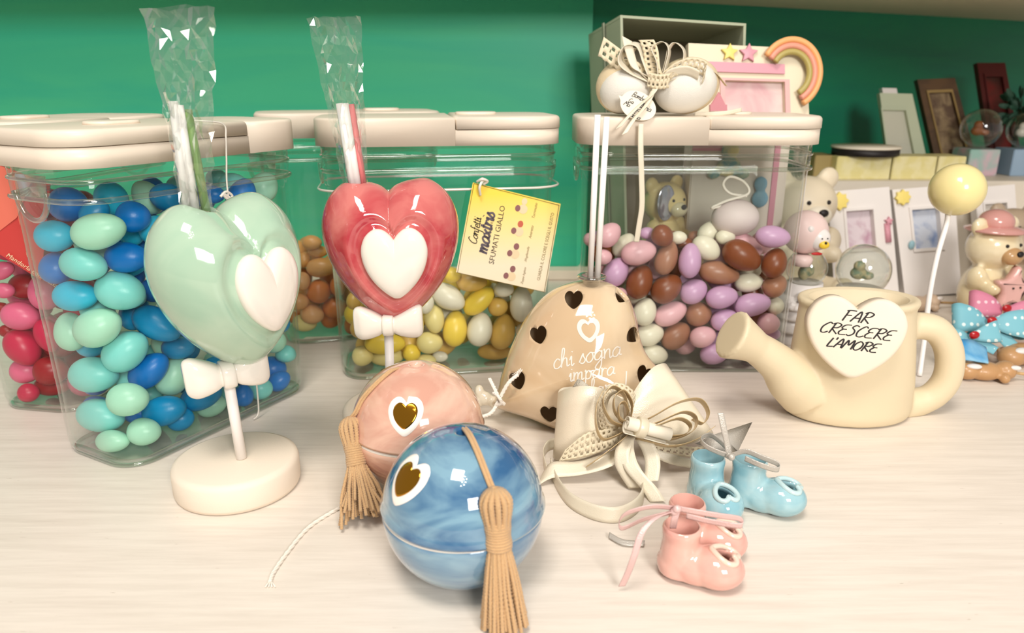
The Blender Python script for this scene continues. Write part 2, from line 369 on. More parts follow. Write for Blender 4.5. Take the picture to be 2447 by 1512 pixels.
# ================================================================== THE SETTING
def table_material():
    m = mat('white_painted_wood', (226, 216, 204), .42, bump=.12, bscale=60, stretch=(1, 6, 1)); nt = m.node_tree; b = nt.nodes['Principled BSDF']
    tc = nt.nodes.new('ShaderNodeTexCoord'); mp = nt.nodes.new('ShaderNodeMapping'); mp.inputs['Rotation'].default_value = (0, 0, radians(-24)); mp.inputs['Scale'].default_value = (4, 60, 1)
    n = nt.nodes.new('ShaderNodeTexNoise'); n.inputs['Scale'].default_value = 3; n.inputs['Detail'].default_value = 8; n.inputs['Roughness'].default_value = .7
    r = nt.nodes.new('ShaderNodeValToRGB'); e = r.color_ramp.elements; e[0].position = .25; e[0].color = (*lin((216, 205, 192)), 1); e[1].position = .6; e[1].color = (*lin((233, 223, 211)), 1)
    k = nt.nodes.new('ShaderNodeTexNoise'); k.inputs['Scale'].default_value = 26; k.inputs['Detail'].default_value = 2
    rk = nt.nodes.new('ShaderNodeValToRGB'); rk.color_ramp.elements[0].position = .2; rk.color_ramp.elements[0].color = (.45, .38, .30, 1); rk.color_ramp.elements[1].position = .235; rk.color_ramp.elements[1].color = (1, 1, 1, 1)
    mx = nt.nodes.new('ShaderNodeMix'); mx.data_type = 'RGBA'; mx.blend_type = 'MULTIPLY'; mx.inputs[0].default_value = 1
    nt.links.new(tc.outputs['Object'], mp.inputs[0]); nt.links.new(mp.outputs[0], n.inputs[0]); nt.links.new(n.outputs[0], r.inputs[0])
    nt.links.new(mp.outputs[0], k.inputs[0]); nt.links.new(k.outputs[0], rk.inputs[0])
    nt.links.new(r.outputs[0], mx.inputs[6]); nt.links.new(rk.outputs[0], mx.inputs[7]); nt.links.new(mx.outputs[2], b.inputs['Base Color']); return m
mesh('floor', box((10, 60, -1), (220, 160, 2)), table_material(), smooth=False, kind='structure')
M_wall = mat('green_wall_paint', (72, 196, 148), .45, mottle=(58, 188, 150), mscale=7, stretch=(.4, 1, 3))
M_wall2 = mat('shaded_green_wall_paint', (20, 140, 98), .5, mottle=(16, 128, 98), mscale=7, stretch=(.4, 1, 3))  # right-hand green wall, its shade mixed into a darker colour
mesh('wall_back', box((-45.5, 90, 25), (109, 3, 50)), M_wall, smooth=False, kind='structure')
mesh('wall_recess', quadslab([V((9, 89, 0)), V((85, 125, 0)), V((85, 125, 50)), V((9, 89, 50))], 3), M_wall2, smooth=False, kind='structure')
mesh('trim_1', box((-22.5, 87.2, .6), (66, 2.4, 1.2), bev=.15), M_matte_white, smooth=False, kind='structure')
SHP = [(-100, 76), (5, 76), (30, 74), (100, 70), (100, 135), (-100, 135)]
mesh('trim_2', poly(SHP, lambda x, y, z: V((x, y, z)), 31.7, 34), mat('shelf_board', (214, 200, 172), .5), smooth=False, kind='structure')

# ================================================================== JARS
def rrect(L, W_, r, n=7):
    o = []
    for cx, cy_, a0 in ((L / 2 - r, W_ / 2 - r, 0), (-L / 2 + r, W_ / 2 - r, 90), (-L / 2 + r, -W_ / 2 + r, 180), (L / 2 - r, -W_ / 2 + r, 270)):
        for k in range(n + 1): a = radians(a0 + 90 * k / n); o.append((cx + r * cos(a), cy_ + r * sin(a)))
    return o
def clipx(o, x0, keep):
    r = []
    for i in range(len(o)):
        p, q = o[i], o[(i + 1) % len(o)]
        if (p[0] - x0) * keep >= 0: r.append(p)
        if (p[0] - x0) * (q[0] - x0) < 0: t = (x0 - p[0]) / (q[0] - p[0]); r.append((x0, p[1] + t * (q[1] - p[1])))
    return r
JARS = {}
def jar(key, c, ang, L, W_, lidL, lidW, flap, label, x0=0.0, r=2.1):
    u, v = V((cos(radians(ang)), sin(radians(ang)), 0)), V((-sin(radians(ang)), cos(radians(ang)), 0)); c = V((*c, 0))
    to3 = lambda x, y, z: c + u * x + v * y + V((0, 0, z))
    t = thing('sweet_jar', label, 'jar', c, 'clear lidded jars of sugared almonds')
    def sec(z, ins): k = .45 * (1 - min(z, 16) / 16); return [to3(x, y, z) for x, y in rrect(L - 2 * ins - k, W_ - 2 * ins - k, max(r - ins, .3))]
    outer = [sec(0, 1.0), sec(.02, .7), sec(.12, .35), sec(.4, .1), sec(.9, 0), sec(8, 0), sec(16.2, 0), sec(16.5, -.12), sec(18.2, -.12)]
    inner = [sec(18.2, .1), sec(16.5, .2), sec(8, .2), sec(1.0, .2), sec(.45, .4), sec(.28, .9)]
    mesh('jar_body', loft(outer + inner), M_clear, t)
    ring = lambda z, ins, rad: tube([to3(x, y, z) for x, y in rrect(L - 2 * ins, W_ - 2 * ins, r - ins)], rad, 8, sm=False, closed=True)
    mesh('jar_rim', join(ring(16.45, -.15, .17), ring(17.5, -.12, .13)), M_rim, t)
    bz = .16; mesh('base_rim', tube([to3(x, y, bz) for x, y in rrect(L - 1.1, W_ - 1.1, r - .3)], .13, 8, sm=False, closed=True), M_rim, t)
    for s in (-1, 1):      # moulded grip under each end of the lid
        g = []
        for a in np.linspace(0, pi, 13): g.append(to3(s * (L / 2 + .28), 1.5 * cos(a), 16.9 - 1.6 * sin(a)))
        mesh('jar_grip', join(tube(g, .16, 8, 2), quadslab([to3(s * (L / 2 + .2), -1.4, 17.8), to3(s * (L / 2 + .2), 1.4, 17.8), to3(s * (L / 2 + .2), 1.2, 16.6), to3(s * (L / 2 + .2), -1.2, 16.6)], .1)), M_rim, t)
    o = rrect(lidL, lidW, 2.5)
    a = poly(clipx(o, x0 * flap, -flap), to3, 18.25, 20.25, .22); b = poly(clipx(o, (x0 + .02) * flap, flap), to3, 18.25, 19.35)
    mesh('lid', join(a, b), M_lid, t)
    fo = rrect(lidL / 2 - x0 - .12, lidW - .1, .9); fc = (x0 + lidL / 2) / 2 * flap + .03 * flap
    fo = [(x, y) for x, y in clipx(rrect(lidL + .1, lidW + .1, 2.5), (x0 + .12) * flap, flap)]
    mesh('lid_flap', poly(fo, to3, 19.41, 20.3, .3), M_lid, t)
    hh = rrect(3.2, 2.2, 1.0); mesh('lid_vent', poly([(x + 3.0 * flap, y) for x, y in hh], to3, 20.28, 20.5, .12), M_lid, t)
    JARS[key] = dict(t=t, c=c, u=u, v=v, L=L - .45, W=W_ - .45, r=r, to3=to3); return t
jar('blue', (-22.5, 48.3), 61, 16.2, 7.9, 17.5, 8.7, -1, 'large clear jar of blue and mint sugared almonds, front left, ivory lid', x0=-3.4)
jar('red', (-33.0, 55.6), 80, 14.6, 7.6, 15.8, 8.6, -1, 'clear jar of red and pink sugared almonds cut off by left photo edge')
jar('orange', (-14.6, 67.9), 17, 14.6, 7.5, 15.7, 8.5, 1, 'clear jar of orange sugared almonds furthest back, between two lollipop hearts')
jar('yellow', (-5.8, 59.3), 9, 17.4, 8.0, 18.3, 9.0, 1, 'clear jar of yellow and white sugared almonds behind the rose heart', x0=1.0)
jar('brown', (14.1, 60.0), 0, 17.4, 8.0, 18.4, 9.0, 1, 'clear jar of pink, lilac and brown sugared almonds behind the balloon', x0=.3)

# ------------------------------------------------------------------ sugared almonds
D_ = {}
D_['blue'] = ((0, 0, 1), [(164, 479, 54, 50, 0, 'b'), (268, 464, 55, 47, -50, 'y'), (363, 465, 55, 45, 90, 'b'), (132, 564, 47, 38, 0, 'y'), (236, 552, 65, 43, 12, 'm'),
 (319, 518, 40, 38, 0, 'b', 1), (372, 548, 40, 34, 30, 'y', 1), (200, 632, 56, 40, -10, 'a'), (303, 615, 52, 37, 0, 'b'), (134, 640, 42, 40, 90, 'b', 1), (288, 695, 60, 47, -15, 'a'),
 (181, 707, 54, 37, 0, 'y'), (160, 792, 54, 42, 100, 'm', 1), (234, 782, 58, 46, 25, 'm'), (375, 774, 62, 38, -28, 'c'), (300, 839, 60, 45, 38, 'a'), (225, 895, 60, 44, 0, 'a'),
 (356, 885, 55, 37, 40, 'b'), (426, 831, 40, 28, 0, 'c', 1), (414, 899, 50, 38, 60, 'm', 1), (306, 954, 49, 40, 5, 'm'), (241, 993, 58, 40, -12, 'a'), (393, 981, 53, 36, 15, 'c'),
 (481, 947, 52, 32, 20, 'c'), (252, 1066, 48, 32, 0, 'm'), (345, 1056, 45, 38, 0, 'm'), (431, 1031, 39, 34, 10, 'c'), (505, 999, 44, 32, 15, 'm'), (545, 940, 34, 30, 0, 'a', 1), (581, 970, 30, 28, 80, 'b'),
 (623, 953, 33, 31, 0, 'a'), (667, 919, 32, 25, 35, 'b'), (653, 881, 34, 33, 0, 'b'), (597, 919, 32, 28, 0, 'b', 1), (657, 815, 27, 28, 0, 'm'), (683, 845, 22, 26, 90, 'a'), (671, 771, 24, 22, 90, 'c', 1),
 (519, 417, 34, 27, 0, 'a'), (558, 444, 38, 32, 0, 'a'), (597, 408, 33, 22, 10, 'm'), (630, 447, 40, 36, 60, 'm'), (660, 452, 30, 26, 90, 'm', 1), (510, 465, 28, 22, 0, 'b', 1), (100, 500, 42, 36, 80, 'b', 1),
 (370, 693, 36, 30, 0, 'b', 1), (430, 440, 40, 34, 20, 'a', 1), (338, 400, 45, 30, 0, 'b', 1), (410, 700, 40, 32, 0, 'b'), (450, 560, 40, 32, 40, 'y'), (430, 620, 40, 34, 80, 'a'), (520, 880, 36, 30, 10, 'c'), (655, 740, 28, 24, 0, 'b')])
D_['brown'] = ((1390, 500, 3.78), [(245, 230, 125, 100, 45, 'p'), (515, 390, 162, 112, 12, 'p'), (200, 430, 75, 70, 0, 'p'), (310, 565, 140, 110, 60, 'l'), (730, 240, 105, 95, -45, 'B'),
 (765, 440, 160, 100, 70, 'k'), (977, 463, 160, 102, 85, 'l'), (1125, 350, 140, 105, -35, 'w'), (1447, 420, 185, 130, -30, 'B'), (1728, 248, 158, 100, -5, 'l'), (1740, 485, 140, 110, 70, 'B'), (1745, 690, 115, 100, 40, 'k'),
 (1240, 575, 190, 108, -10, 'k'), (1510, 660, 140, 95, 5, 'w'), (525, 655, 160, 115, 70, 'B'), (765, 715, 155, 120, 40, 'B'), (1010, 740, 130, 110, 30, 'l'), (1265, 793, 145, 102, 10, 'l'), (1545, 860, 165, 105, 10, 'l'),
 (570, 925, 130, 105, 70, 'w'), (800, 940, 160, 105, 25, 'p'), (1055, 945, 120, 115, 0, 'k'), (1290, 997, 125, 95, 20, 'l'), (1690, 1030, 100, 95, 0, 'p'), (610, 1130, 135, 105, 15, 'w'), (850, 1140, 150, 112, 40, 'k'),
 (1095, 1150, 120, 97, 15, 'p'), (680, 1310, 135, 100, -10, 'w'), (935, 1315, 120, 108, 0, 'p'), (1200, 1325, 142, 105, 10, 'l'), (1440, 1375, 110, 95, 0, 'l'), (1650, 1330, 120, 95, 20, 'p'), (1800, 1180, 70, 90, 90, 'l'),
 (380, 325, 130, 85, 50, 'w', 1), (595, 215, 75, 55, 0, 'l', 1), (878, 255, 75, 60, 0, 'w', 1), (930, 310, 80, 60, 0, 'B', 1), (1150, 205, 125, 90, 45, 'w', 1), (1490, 320, 165, 90, -30, 'p', 1), (1760, 870, 85, 90, 0, 'w', 1),
 (80, 270, 70, 60, 0, 'p', 1), (190, 560, 70, 60, 0, 'p', 1), (300, 800, 120, 95, 30, 'p'), (180, 1000, 120, 95, 60, 'l'), (350, 1150, 120, 95, -20, 'k'), (300, 1340, 120, 95, 5, 'p'), (1300, 250, 90, 70, 0, 'w', 1), (1030, 250, 80, 60, 0, 'k', 2)])
D_['yellow'] = ((820, 640, 5.098), [(1330, 85, 110, 95, 0, 'Y'), (1565, 170, 190, 120, 0, 'd'), (1280, 355, 225, 150, -30, 'w'), (1655, 400, 225, 130, 40, 'Y'), (1960, 260, 120, 95, 0, 'w'), (1885, 470, 125, 120, 0, 'd'),
 (2170, 440, 220, 140, 90, 'w'), (1010, 445, 120, 95, 60, 'w'), (1108, 620, 180, 125, -80, 't'), (1362, 738, 225, 150, 85, 'Y'), (1665, 747, 212, 155, 80, 'w'), (1945, 775, 225, 155, 75, 'd'), (1055, 910, 160, 135, 0, 't'),
 (510, 920, 250, 135, 0, 'Y'), (835, 1035, 108, 108, 0, 'Y'), (240, 1070, 130, 125, 0, 't'), (530, 1200, 250, 140, 0, 't'), (1000, 1130, 130, 90, 0, 't'), (130, 400, 110, 90, 90, 'd'), (2180, 760, 90, 80, 90, 'w', 1), (1850, 1020, 220, 100, 0, 'd', 1),
 (1180, 1080, 100, 70, 0, 'w', 2), (250, 700, 180, 130, 40, 'd'), (600, 500, 200, 130, 10, 'Y', 1), (700, 200, 200, 130, 60, 't', 1), (250, 180, 180, 130, 0, 'Y', 1), (1900, 60, 160, 110, 30, 't', 1), (1000, -40, 180, 120, 0, 'w', 1)])
D_['orange'] = ((680, 530, 4.878), [(320, 240, 115, 85, 0, 'q'), (390, 345, 120, 75, 0, 'q', 1), (230, 440, 100, 80, 60, 'q', 1), (430, 530, 175, 115, 5, 'q'), (200, 690, 110, 100, 70, 'n'), (400, 805, 145, 135, 70, 'o'), (620, 740, 125, 90, 90, 'o'),
 (170, 925, 115, 105, 0, 'n'), (325, 1075, 138, 115, -10, 'n'), (590, 1000, 150, 125, 0, 'o'), (110, 1110, 80, 70, 0, 'o', 1), (235, 1300, 165, 118, -5, 't'), (540, 1250, 138, 130, 0, 'o'), (780, 1210, 120, 90, 90, 'o')])
D_['red'] = ((0, 600, 3.78), [(10, 175, 120, 80, 20, 'K'), (40, 355, 90, 70, 0, 'K'), (230, 320, 150, 120, 0, 'R'), (190, 585, 170, 130, -10, 'K'), (380, 515, 95, 80, 0, 'K', 1), (10, 520, 80, 60, 0, 'R', 1), (210, 865, 185, 145, -55, 'r'),
 (430, 760, 165, 110, -70, 'r'), (230, 1080, 130, 115, 0, 'K'), (450, 1080, 160, 140, 0, 'R'), (260, 1290, 95, 90, 0, 'r'), (470, 1330, 190, 110, 0, 'R'), (60, 720, 70, 60, 0, 'R', 1)])
SC_ = {'b': ('deep blue', (0, 116, 200)), 'y': ('sky blue', (40, 190, 226)), 'c': ('cyan blue', (10, 140, 196)), 'a': ('turquoise', (128, 214, 208)), 'm': ('pale mint', (172, 226, 200)),
 'p': ('pale pink', (232, 180, 188)), 'l': ('lilac pink', (208, 164, 200)), 'B': ('dark brown', (134, 72, 42)), 'k': ('milk brown', (164, 112, 86)), 'w': ('cream white', (234, 226, 204)),
 'Y': ('bright yellow', (244, 210, 78)), 'd': ('ochre yellow', (222, 180, 92)), 't': ('pale yellow', (240, 222, 150)), 'q': ('dull amber', (222, 162, 92)), 'n': ('peach', (236, 176, 120)), 'o': ('burnt orange', (222, 128, 54)),
 'K': ('candy pink', (232, 104, 142)), 'R': ('dark red', (158, 12, 26)), 'r': ('crimson', (202, 30, 74))}
FILL = {'blue': ('bbyamc', (80, 700, 395, 1098), 56), 'brown': ('plBkw', (1395, 1885, 560, 884), 44), 'yellow': ('Ydwt', (850, 1290, 640, 893), 52), 'orange': ('qno', (695, 1000, 580, 810), 50), 'red': ('KRr', (0, 230, 470, 982), 58)}
sph = None
def almond_mesh():
    v, f = ell((0, 0, 0), 1, None, 32, 20); v = [(x, y * (1 - .10 * x), z * (1 - .10 * x)) for x, y, z in v]
    me = bpy.data.meshes.new('almond_shape'); me.from_pydata(v, [], f); me.polygons.foreach_set('use_smooth', [True] * len(f)); me.update(); return me
ALM = {}
fib = np.array([(sqrt(1 - z * z) * cos(k * 2.39996), sqrt(1 - z * z) * sin(k * 2.39996), z) for k in range(90) for z in [1 - (2 * k + 1) / 90]])
def prism_ok(J, P):
    u, v = np.array(J['u'])[:2], np.array(J['v'])[:2]; d = P[..., :2] - np.array(J['c'])[:2]
    x, y = np.abs(d @ u), np.abs(d @ v); ins = .26; r = J['r'] - ins
    tp = .225 * np.minimum(P[..., 2], 16) / 16; qx, qy = x - (J['L'] / 2 - ins + tp) + r, y - (J['W'] / 2 - ins + tp) + r
    sd = np.hypot(np.maximum(qx, 0), np.maximum(qy, 0)) + np.minimum(np.maximum(qx, qy), 0) - r
    low = P[..., 2] - .31 - .16 * np.clip((sd + .9) / .9, 0, 1)
    return (sd.max(-1) <= 0) & (low.min(-1) >= 0) & (P[..., 2].max(-1) < 16.6)
def pack(key):
    J = JARS[key]
    def dep0(r0, ts, C):
        P0 = C[:, None, :] + np.array([[0, 0, 0]]); P0 = P0.copy(); P0[..., 2] = 5; ok = np.nonzero(prism_ok(J, P0))[0]
        i = ok[0] if len(ok) else len(ts) // 2; return depth(C[min(i + 8, len(ts) - 1)])
    (ox, oy, sc_), L = D_[key]; placed = []
    def tryput(px, py, a, b, ang, colr, back=0, maxd=None, fill=False):
        r = ray(px, py); r0 = V((r.x, r.y, r.z)); n = r0.normalized(); t0 = (J['c'].y - 11) / r.y; t1 = (J['c'].y + 11) / r.y
        ts = np.arange(t0, t1, .12); C = np.array(EYE)[None] + ts[:, None] * np.array(r0)[None]
        dep = dep0(r0, ts, C); aw, bw = a * dep / F, b * dep / F; th = radians(ang)
        A1 = CR_ * cos(th) + CU_ * sin(th); A2 = -CR_ * sin(th) + CU_ * cos(th); A3 = A1.cross(A2)
        if key == 'blue': A3 = -A3 if False else A3
        M = np.stack([np.array(A1) * aw, np.array(A2) * bw, np.array(A3) * bw * .97], 1); P = fib @ M.T
        ok = prism_ok(J, C[:, None, :] + P[None]); idx = np.nonzero(ok)[0]
        if len(idx) == 0: return False
        idx = idx[idx >= idx[0] + back * 6]; Mi = np.linalg.inv(M)
        for q, i in enumerate(idx):
            if maxd is not None and q * .12 > maxd: return False
            c = C[i]; hit = False
            for (c2, M2, Mi2, r2, *_) in placed:
                if np.linalg.norm(c - c2) > aw + r2: continue
                if (np.linalg.norm((c + P - c2) @ Mi2.T, axis=1).min() < .985) or (np.linalg.norm((c2 + fib @ M2.T - c) @ Mi.T, axis=1).min() < .985): hit = True; break
            if not hit:
                placed.append((c, M, Mi, aw, colr, px, py, fill)); return True
        return False
    for e in sorted(L, key=lambda e: (len(e) > 6 and e[6] or 0)):
        px, py, a, b, ang, colr = e[:6]; back = e[6] if len(e) > 6 else 0
        if sc_ > 1: px, py, a, b = ox + px / sc_, oy + py / sc_, a / sc_, b / sc_
        done = False
        for k in range(10):
            for (dx, dy, s) in ((0, 0, 1), (0, 0, .95), (0, -3, .95), (3, 0, .93), (-3, 0, .93), (0, 3, .93)):
                s2 = s * (1 - .02 * k)
                if tryput(px + dx * (k + 1), py + dy * (k + 1) - (k * 2.5 if k > 3 else 0), a * s2, b * s2, ang, colr, back, 1.2 + back * 1.8 + k * .35 + (3 if k > 6 else 0)): done = True; break
            if done: break
    cols, (x0, x1, y0, y1), base = FILL[key]; rng = random.Random(11)
    for ps in range(2):
        py = y1
        while py > y0:
            px = x0 + rng.uniform(0, 20)
            while px < x1:
                tryput(px, py, base * rng.uniform(.72, .9) , base * rng.uniform(.55, .66), rng.uniform(0, 180), rng.choice(cols), 0, 6.0, True); px += base * .8
            py -= base * .7
    vis = []
    for n_, p in enumerate(placed):
        c, M = p[0], p[1]; P = c + fib @ M.T; e = np.array(EYE); d = e - P; nrm = (fib @ np.linalg.inv(M)); face = np.sum(nrm * d, 1) > 0; P = P[face]; un = np.ones(len(P), bool)
        for m_, q in enumerate(placed):
            if m_ == n_: continue
            A = (P - q[0]) @ q[2].T; B = (e - P) @ q[2].T; B /= np.linalg.norm(B, axis=1)[:, None]; b = np.sum(A * B, 1); un &= ~((b < 0) & (np.sum(A * A, 1) - b * b < 1))
        vis.append(un.sum())
    return placed, vis
JN = {'blue': 'blue-filled', 'brown': 'pink-and-brown', 'yellow': 'yellow-filled', 'orange': 'orange-filled', 'red': 'red-filled'}
ORD = ['first', 'second', 'third', 'fourth', 'fifth', 'sixth', 'seventh', 'eighth', 'ninth', 'tenth', 'eleventh', 'twelfth', 'thirteenth']
am = almond_mesh()
PK = {key: pack(key) for key in D_}
BLK = {'blue': [(537, 668, 185, 195)], 'yellow': [(938, 600, 165, 165), (995, 1015, 150, 150), (1225, 560, 95, 105)], 'brown': [(1390, 860, 150, 180)], 'orange': [(938, 600, 165, 165), (537, 668, 185, 195)], 'red': []}
inb = lambda k, p: any(((p[5] - x) / a) ** 2 + ((p[6] - y) / b) ** 2 < .8 for x, y, a, b in BLK[k])
cand = sorted([(-v * (0 if inb(k, p) else 1), k, i) for k in D_ for i, (p, v) in enumerate(zip(*PK[k])) if p[7]]); nf = sum(1 for k in D_ for p in PK[k][0] if not p[7])
KEEP = {(k, i) for v, k, i in cand[:296 - nf] if v < 0}
for key in D_:
    pl = PK[key][0]; front = [p for p in pl if not p[7]]; rows = {}
    for p in front: rows.setdefault(int(max(0, p[0][2] - .8) // 2.0), []).append(p)
    lab = {}
    for rI, ps in rows.items():
        for k, p in enumerate(sorted(ps, key=lambda p: p[5])): lab[id(p)] = '%s almond, %s from left in %s layer up, %s jar' % (SC_[p[4]][0], ORD[k], ORD[rI], JN[key])
    for n_, p in enumerate(pl):
        if p[7] and (key, n_) not in KEEP: continue
        nm, rgb = SC_[p[4]]
        if p[4] not in ALM:
            me = am.copy(); me.materials.clear(); me.materials.append(mat('almond_' + nm.replace(' ', '_'), rgb, .34, spec=.5, bump=.12, bscale=9)); ALM[p[4]] = me
        o = bpy.data.objects.new('sugared_almond', ALM[p[4]]); COL.objects.link(o); o['category'] = 'sugared almond'
        M = p[1]; Mx = Matrix([[M[i][j] * S for j in range(3)] + [p[0][i] * S] for i in range(3)] + [[0, 0, 0, 1]]); o.matrix_world = Mx
        if p[7]: o['label'] = '%s almond half hidden behind the front layer in the %s jar' % (nm, JN[key])
        else: o['label'] = lab[id(p)]
        o['group'] = 'sugared almonds in the %s jar' % JN[key]

# ------------------------------------------------------------------ things tied on the jars
J = JARS['yellow']; to3 = J['to3']
def ringpath(J, z, gap): return [J['to3'](x, y, z) for x, y in rrect(J['L'] + .45 + 2 * gap, J['W'] + .45 + 2 * gap, J['r'] + gap)]
t = thing('hanging_tag', 'yellow and cream taste card hanging from white elastic on yellow jar', 'tag', gr(1200, 800))
mesh('elastic', tube(ringpath(J, 15.1, .5), .09, 8, sm=False, closed=True), M_white_c, t, label='white elastic loop around the jar')
cq = [at(1130, 436, 54.6), at(1340, 487, 54.6), at(1303, 698, 54.2), at(1090, 650, 54.2)]     # TL TR BR BL
def card_mat():
    m = mat('card_print', (245, 225, 130), .5); nt = m.node_tree; b = nt.nodes['Principled BSDF']; tc = nt.nodes.new('ShaderNodeTexCoord'); sp = nt.nodes.new('ShaderNodeSeparateXYZ')
    r = nt.nodes.new('ShaderNodeValToRGB'); e = r.color_ramp.elements; e[0].position = .25; e[0].color = (*lin((240, 226, 196)), 1); e[1].position = .9; e[1].color = (*lin((246, 214, 76)), 1)
    nt.links.new(tc.outputs['Generated'], sp.inputs[0]); nt.links.new(sp.outputs[2], r.inputs[0]); nt.links.new(r.outputs[0], b.inputs['Base Color']); return m
mesh('card', quadslab(cq, .08), card_mat(), t, smooth=False)
cN = (cq[0] - cq[3]).cross(cq[2] - cq[3]).normalized(); cN = -cN if cN.y > 0 else cN
cU, cV = (cq[0] - cq[3]), (cq[2] - cq[3])          # along the lettering, and down the lines
def cpos(zx, zy):                                     # zoomed picture point of the card -> card plane
    px, py = 1080 + zx / 5.215, 420 + zy / 5.215; r = ray(px, py); k = (cq[3] - EYE).dot(cN) / r.dot(cN); return EYE + r * k
def cardtext(vf, c, m, nm='lettering', lift=.015):
    O = cpos(*c); X = cU.normalized(); Y = (-cV).normalized(); Y = (Y - X * X.dot(Y)).normalized()
    mesh(nm, place2(vf, frame3(O + cN * 0, X, Y, cN), lift), m, t, smooth=False)
cmpx = 54.5 / F / 5.215 * .97
M_grey_ink = mat('grey_ink', (92, 84, 92), .5); M_line = mat('olive_line', (128, 108, 60), .5)
cardtext(strokes('Confetti', 350 * cmpx, .07), (285, 685), M_dark); cardtext(strokes('maxtris', 545 * cmpx, .17), (405, 712), M_grey_ink)
cardtext(fonttext('CIOCOMANDORLA', 435 * cmpx, space=1.4, hgt=.19), (470, 722), M_ink); cardtext(fonttext('SFUMATI GIALLO', 772 * cmpx, hgt=.40), (560, 738), M_ink)
cardtext(fonttext('GUARDA IL COLORE E SCEGLI IL GUSTO', 905 * cmpx, hgt=.24), (1165, 885), M_line)
for tx, ln, cc in (('Torroncino', 195, (1032, 430)), ('Amaretto', 170, (986, 700)), ('Sfogliatella', 205, (938, 977)), ('Zuppa Inglese', 235, (895, 1245))):
    cardtext(fonttext(tx, ln * cmpx, shear=.4, hgt=.22), cc, M_line)
el = lambda a, b, n=20: ([(a * cos(2 * pi * k / n), b * sin(2 * pi * k / n)) for k in range(n)], [tuple(range(n))])
M_nut = mat('printed_nut', (140, 92, 92), .5); M_pcream = mat('printed_cream', (232, 208, 168), .5); M_pred = mat('printed_berry', (196, 96, 72), .5)
for k, (x, y) in enumerate(((868, 395), (818, 675), (768, 955), (722, 1235))):
    cardtext(el(60 * cmpx, 58 * cmpx), (x + 18, y + 20), M_pcream, 'printed_almond'); cardtext(el(42 * cmpx, 34 * cmpx), (x - 48, y + 8), M_nut, 'printed_almond', .02)
    cardtext(el(44 * cmpx, 36 * cmpx), (x + 36, y - 75), (M_pcream, M_pred, M_nut, M_nut)[k], 'printed_filling', .02)
bl = [cpos(275, 95), cpos(1335, 365), cpos(1150, 1448), cpos(70, 1205)]
bl = [p + cN * .02 for p in bl]; mesh('border_line', tube(bl, .03, 5, sm=False, closed=True), M_line, t)
kp = [at(1148, 466, 54.3), at(1146, 448, 54.0), at(1152, 434, 54.2), at(1160, 430, 54.8), at(1152, 426, 55.4)]
mesh('elastic_knot', join(tube(kp, .1, 8), tube([at(1140, 434, 54.4), at(1152, 428, 54.1), at(1165, 433, 54.4), at(1155, 440, 54.5)], .1, 8)), M_white_c, t)

t = thing('hanging_tag', 'red and salmon taste card hanging on the red-filled jar, left edge', 'tag', gr(40, 990))
rq = [at(-60, 372, 47.6), at(120, 440, 47.6), at(98, 670, 47.4), at(-95, 548, 47.4)]
mesh('card', quadslab(rq, .06), mat('red_card', (196, 62, 58), .4), t, smooth=False)
mesh('pale_panel', quadslab([at(-60, 374, 47.5), at(78, 425, 47.5), at(40, 520, 47.42), at(-40, 582, 47.4)], .02), mat('salmon_card', (220, 112, 92), .4), t, smooth=False)
ex = (rq[2] - rq[3]).normalized(); ny = (rq[0] - rq[3]); ny = (ny - ex * ex.dot(ny)).normalized(); nz = V((0, -1, 0))
mesh('lettering', place2(fonttext('Mandorla confettata', 3.6, shear=.2, hgt=.3), frame3(at(78, 646, 47.3), ex, ny, nz), .03), M_pcream, t, smooth=False)
# thread running round the blue jar
J = JARS['blue']; vn = V(J['v']); v0 = J['c'].dot(vn) - J['W'] / 2 - .32 - .225
def sidept(px, py): r = ray(px, py); k = (v0 - EYE.dot(vn)) / r.dot(vn); return EYE + r * k
sp_ = [gr(430, 288, 20.45), gr(480, 289, 20.45), sidept(520, 296) - vn * .5 , sidept(528, 330) - vn * .45, sidept(536, 380) - vn * .2, sidept(545, 465), sidept(575, 640), sidept(605, 850), sidept(617, 960), sidept(616, 990), sidept(606, 1003)]
sp_[-1].z = max(sp_[-1].z, .12)
o = mesh('elastic_thread', join(tube(sp_, .06, 6), tube([sidept(527, 470), sidept(540, 458), sidept(555, 468), sidept(545, 476), sidept(532, 462), sidept(552, 474)], .09, 6)), M_white_c, J['t'], label='knotted white elastic thread')

# ================================================================== HEART LOLLIPOPS
def bow_loft(O, R, U, N, hw, hh, th, drop=0):
    to3 = frame3(O, R, U, N); secs = []
    prof = [(-1, .55, .3), (-.98, .78, .45), (-.9, .95, .6), (-.75, 1.0, .85), (-.5, .86, .95), (-.28, .66, .9), (-.17, .52, .8), (-.15, .62, 1.05), (-.08, .66, 1.15), (.08, .66, 1.15), (.15, .62, 1.05), (.17, .52, .8), (.28, .66, .9), (.5, .86, .95), (.75, 1.0, .85), (.9, .98, .7), (.98, .82, .5), (1, .6, .3)]
    P = cr(prof, 3)
    for x, h, d in P:
        s = []
        for k in range(20):
            a = 2 * pi * k / 20; ca, sa = cos(a), sin(a); e = .7
            s.append(to3(x * hw, math.copysign(abs(sa) ** e, sa) * h * hh - drop * x * x + .22 * hh * x * x, math.copysign(abs(ca) ** e, ca) * d * th))
        secs.append(s)
    return loft(secs)
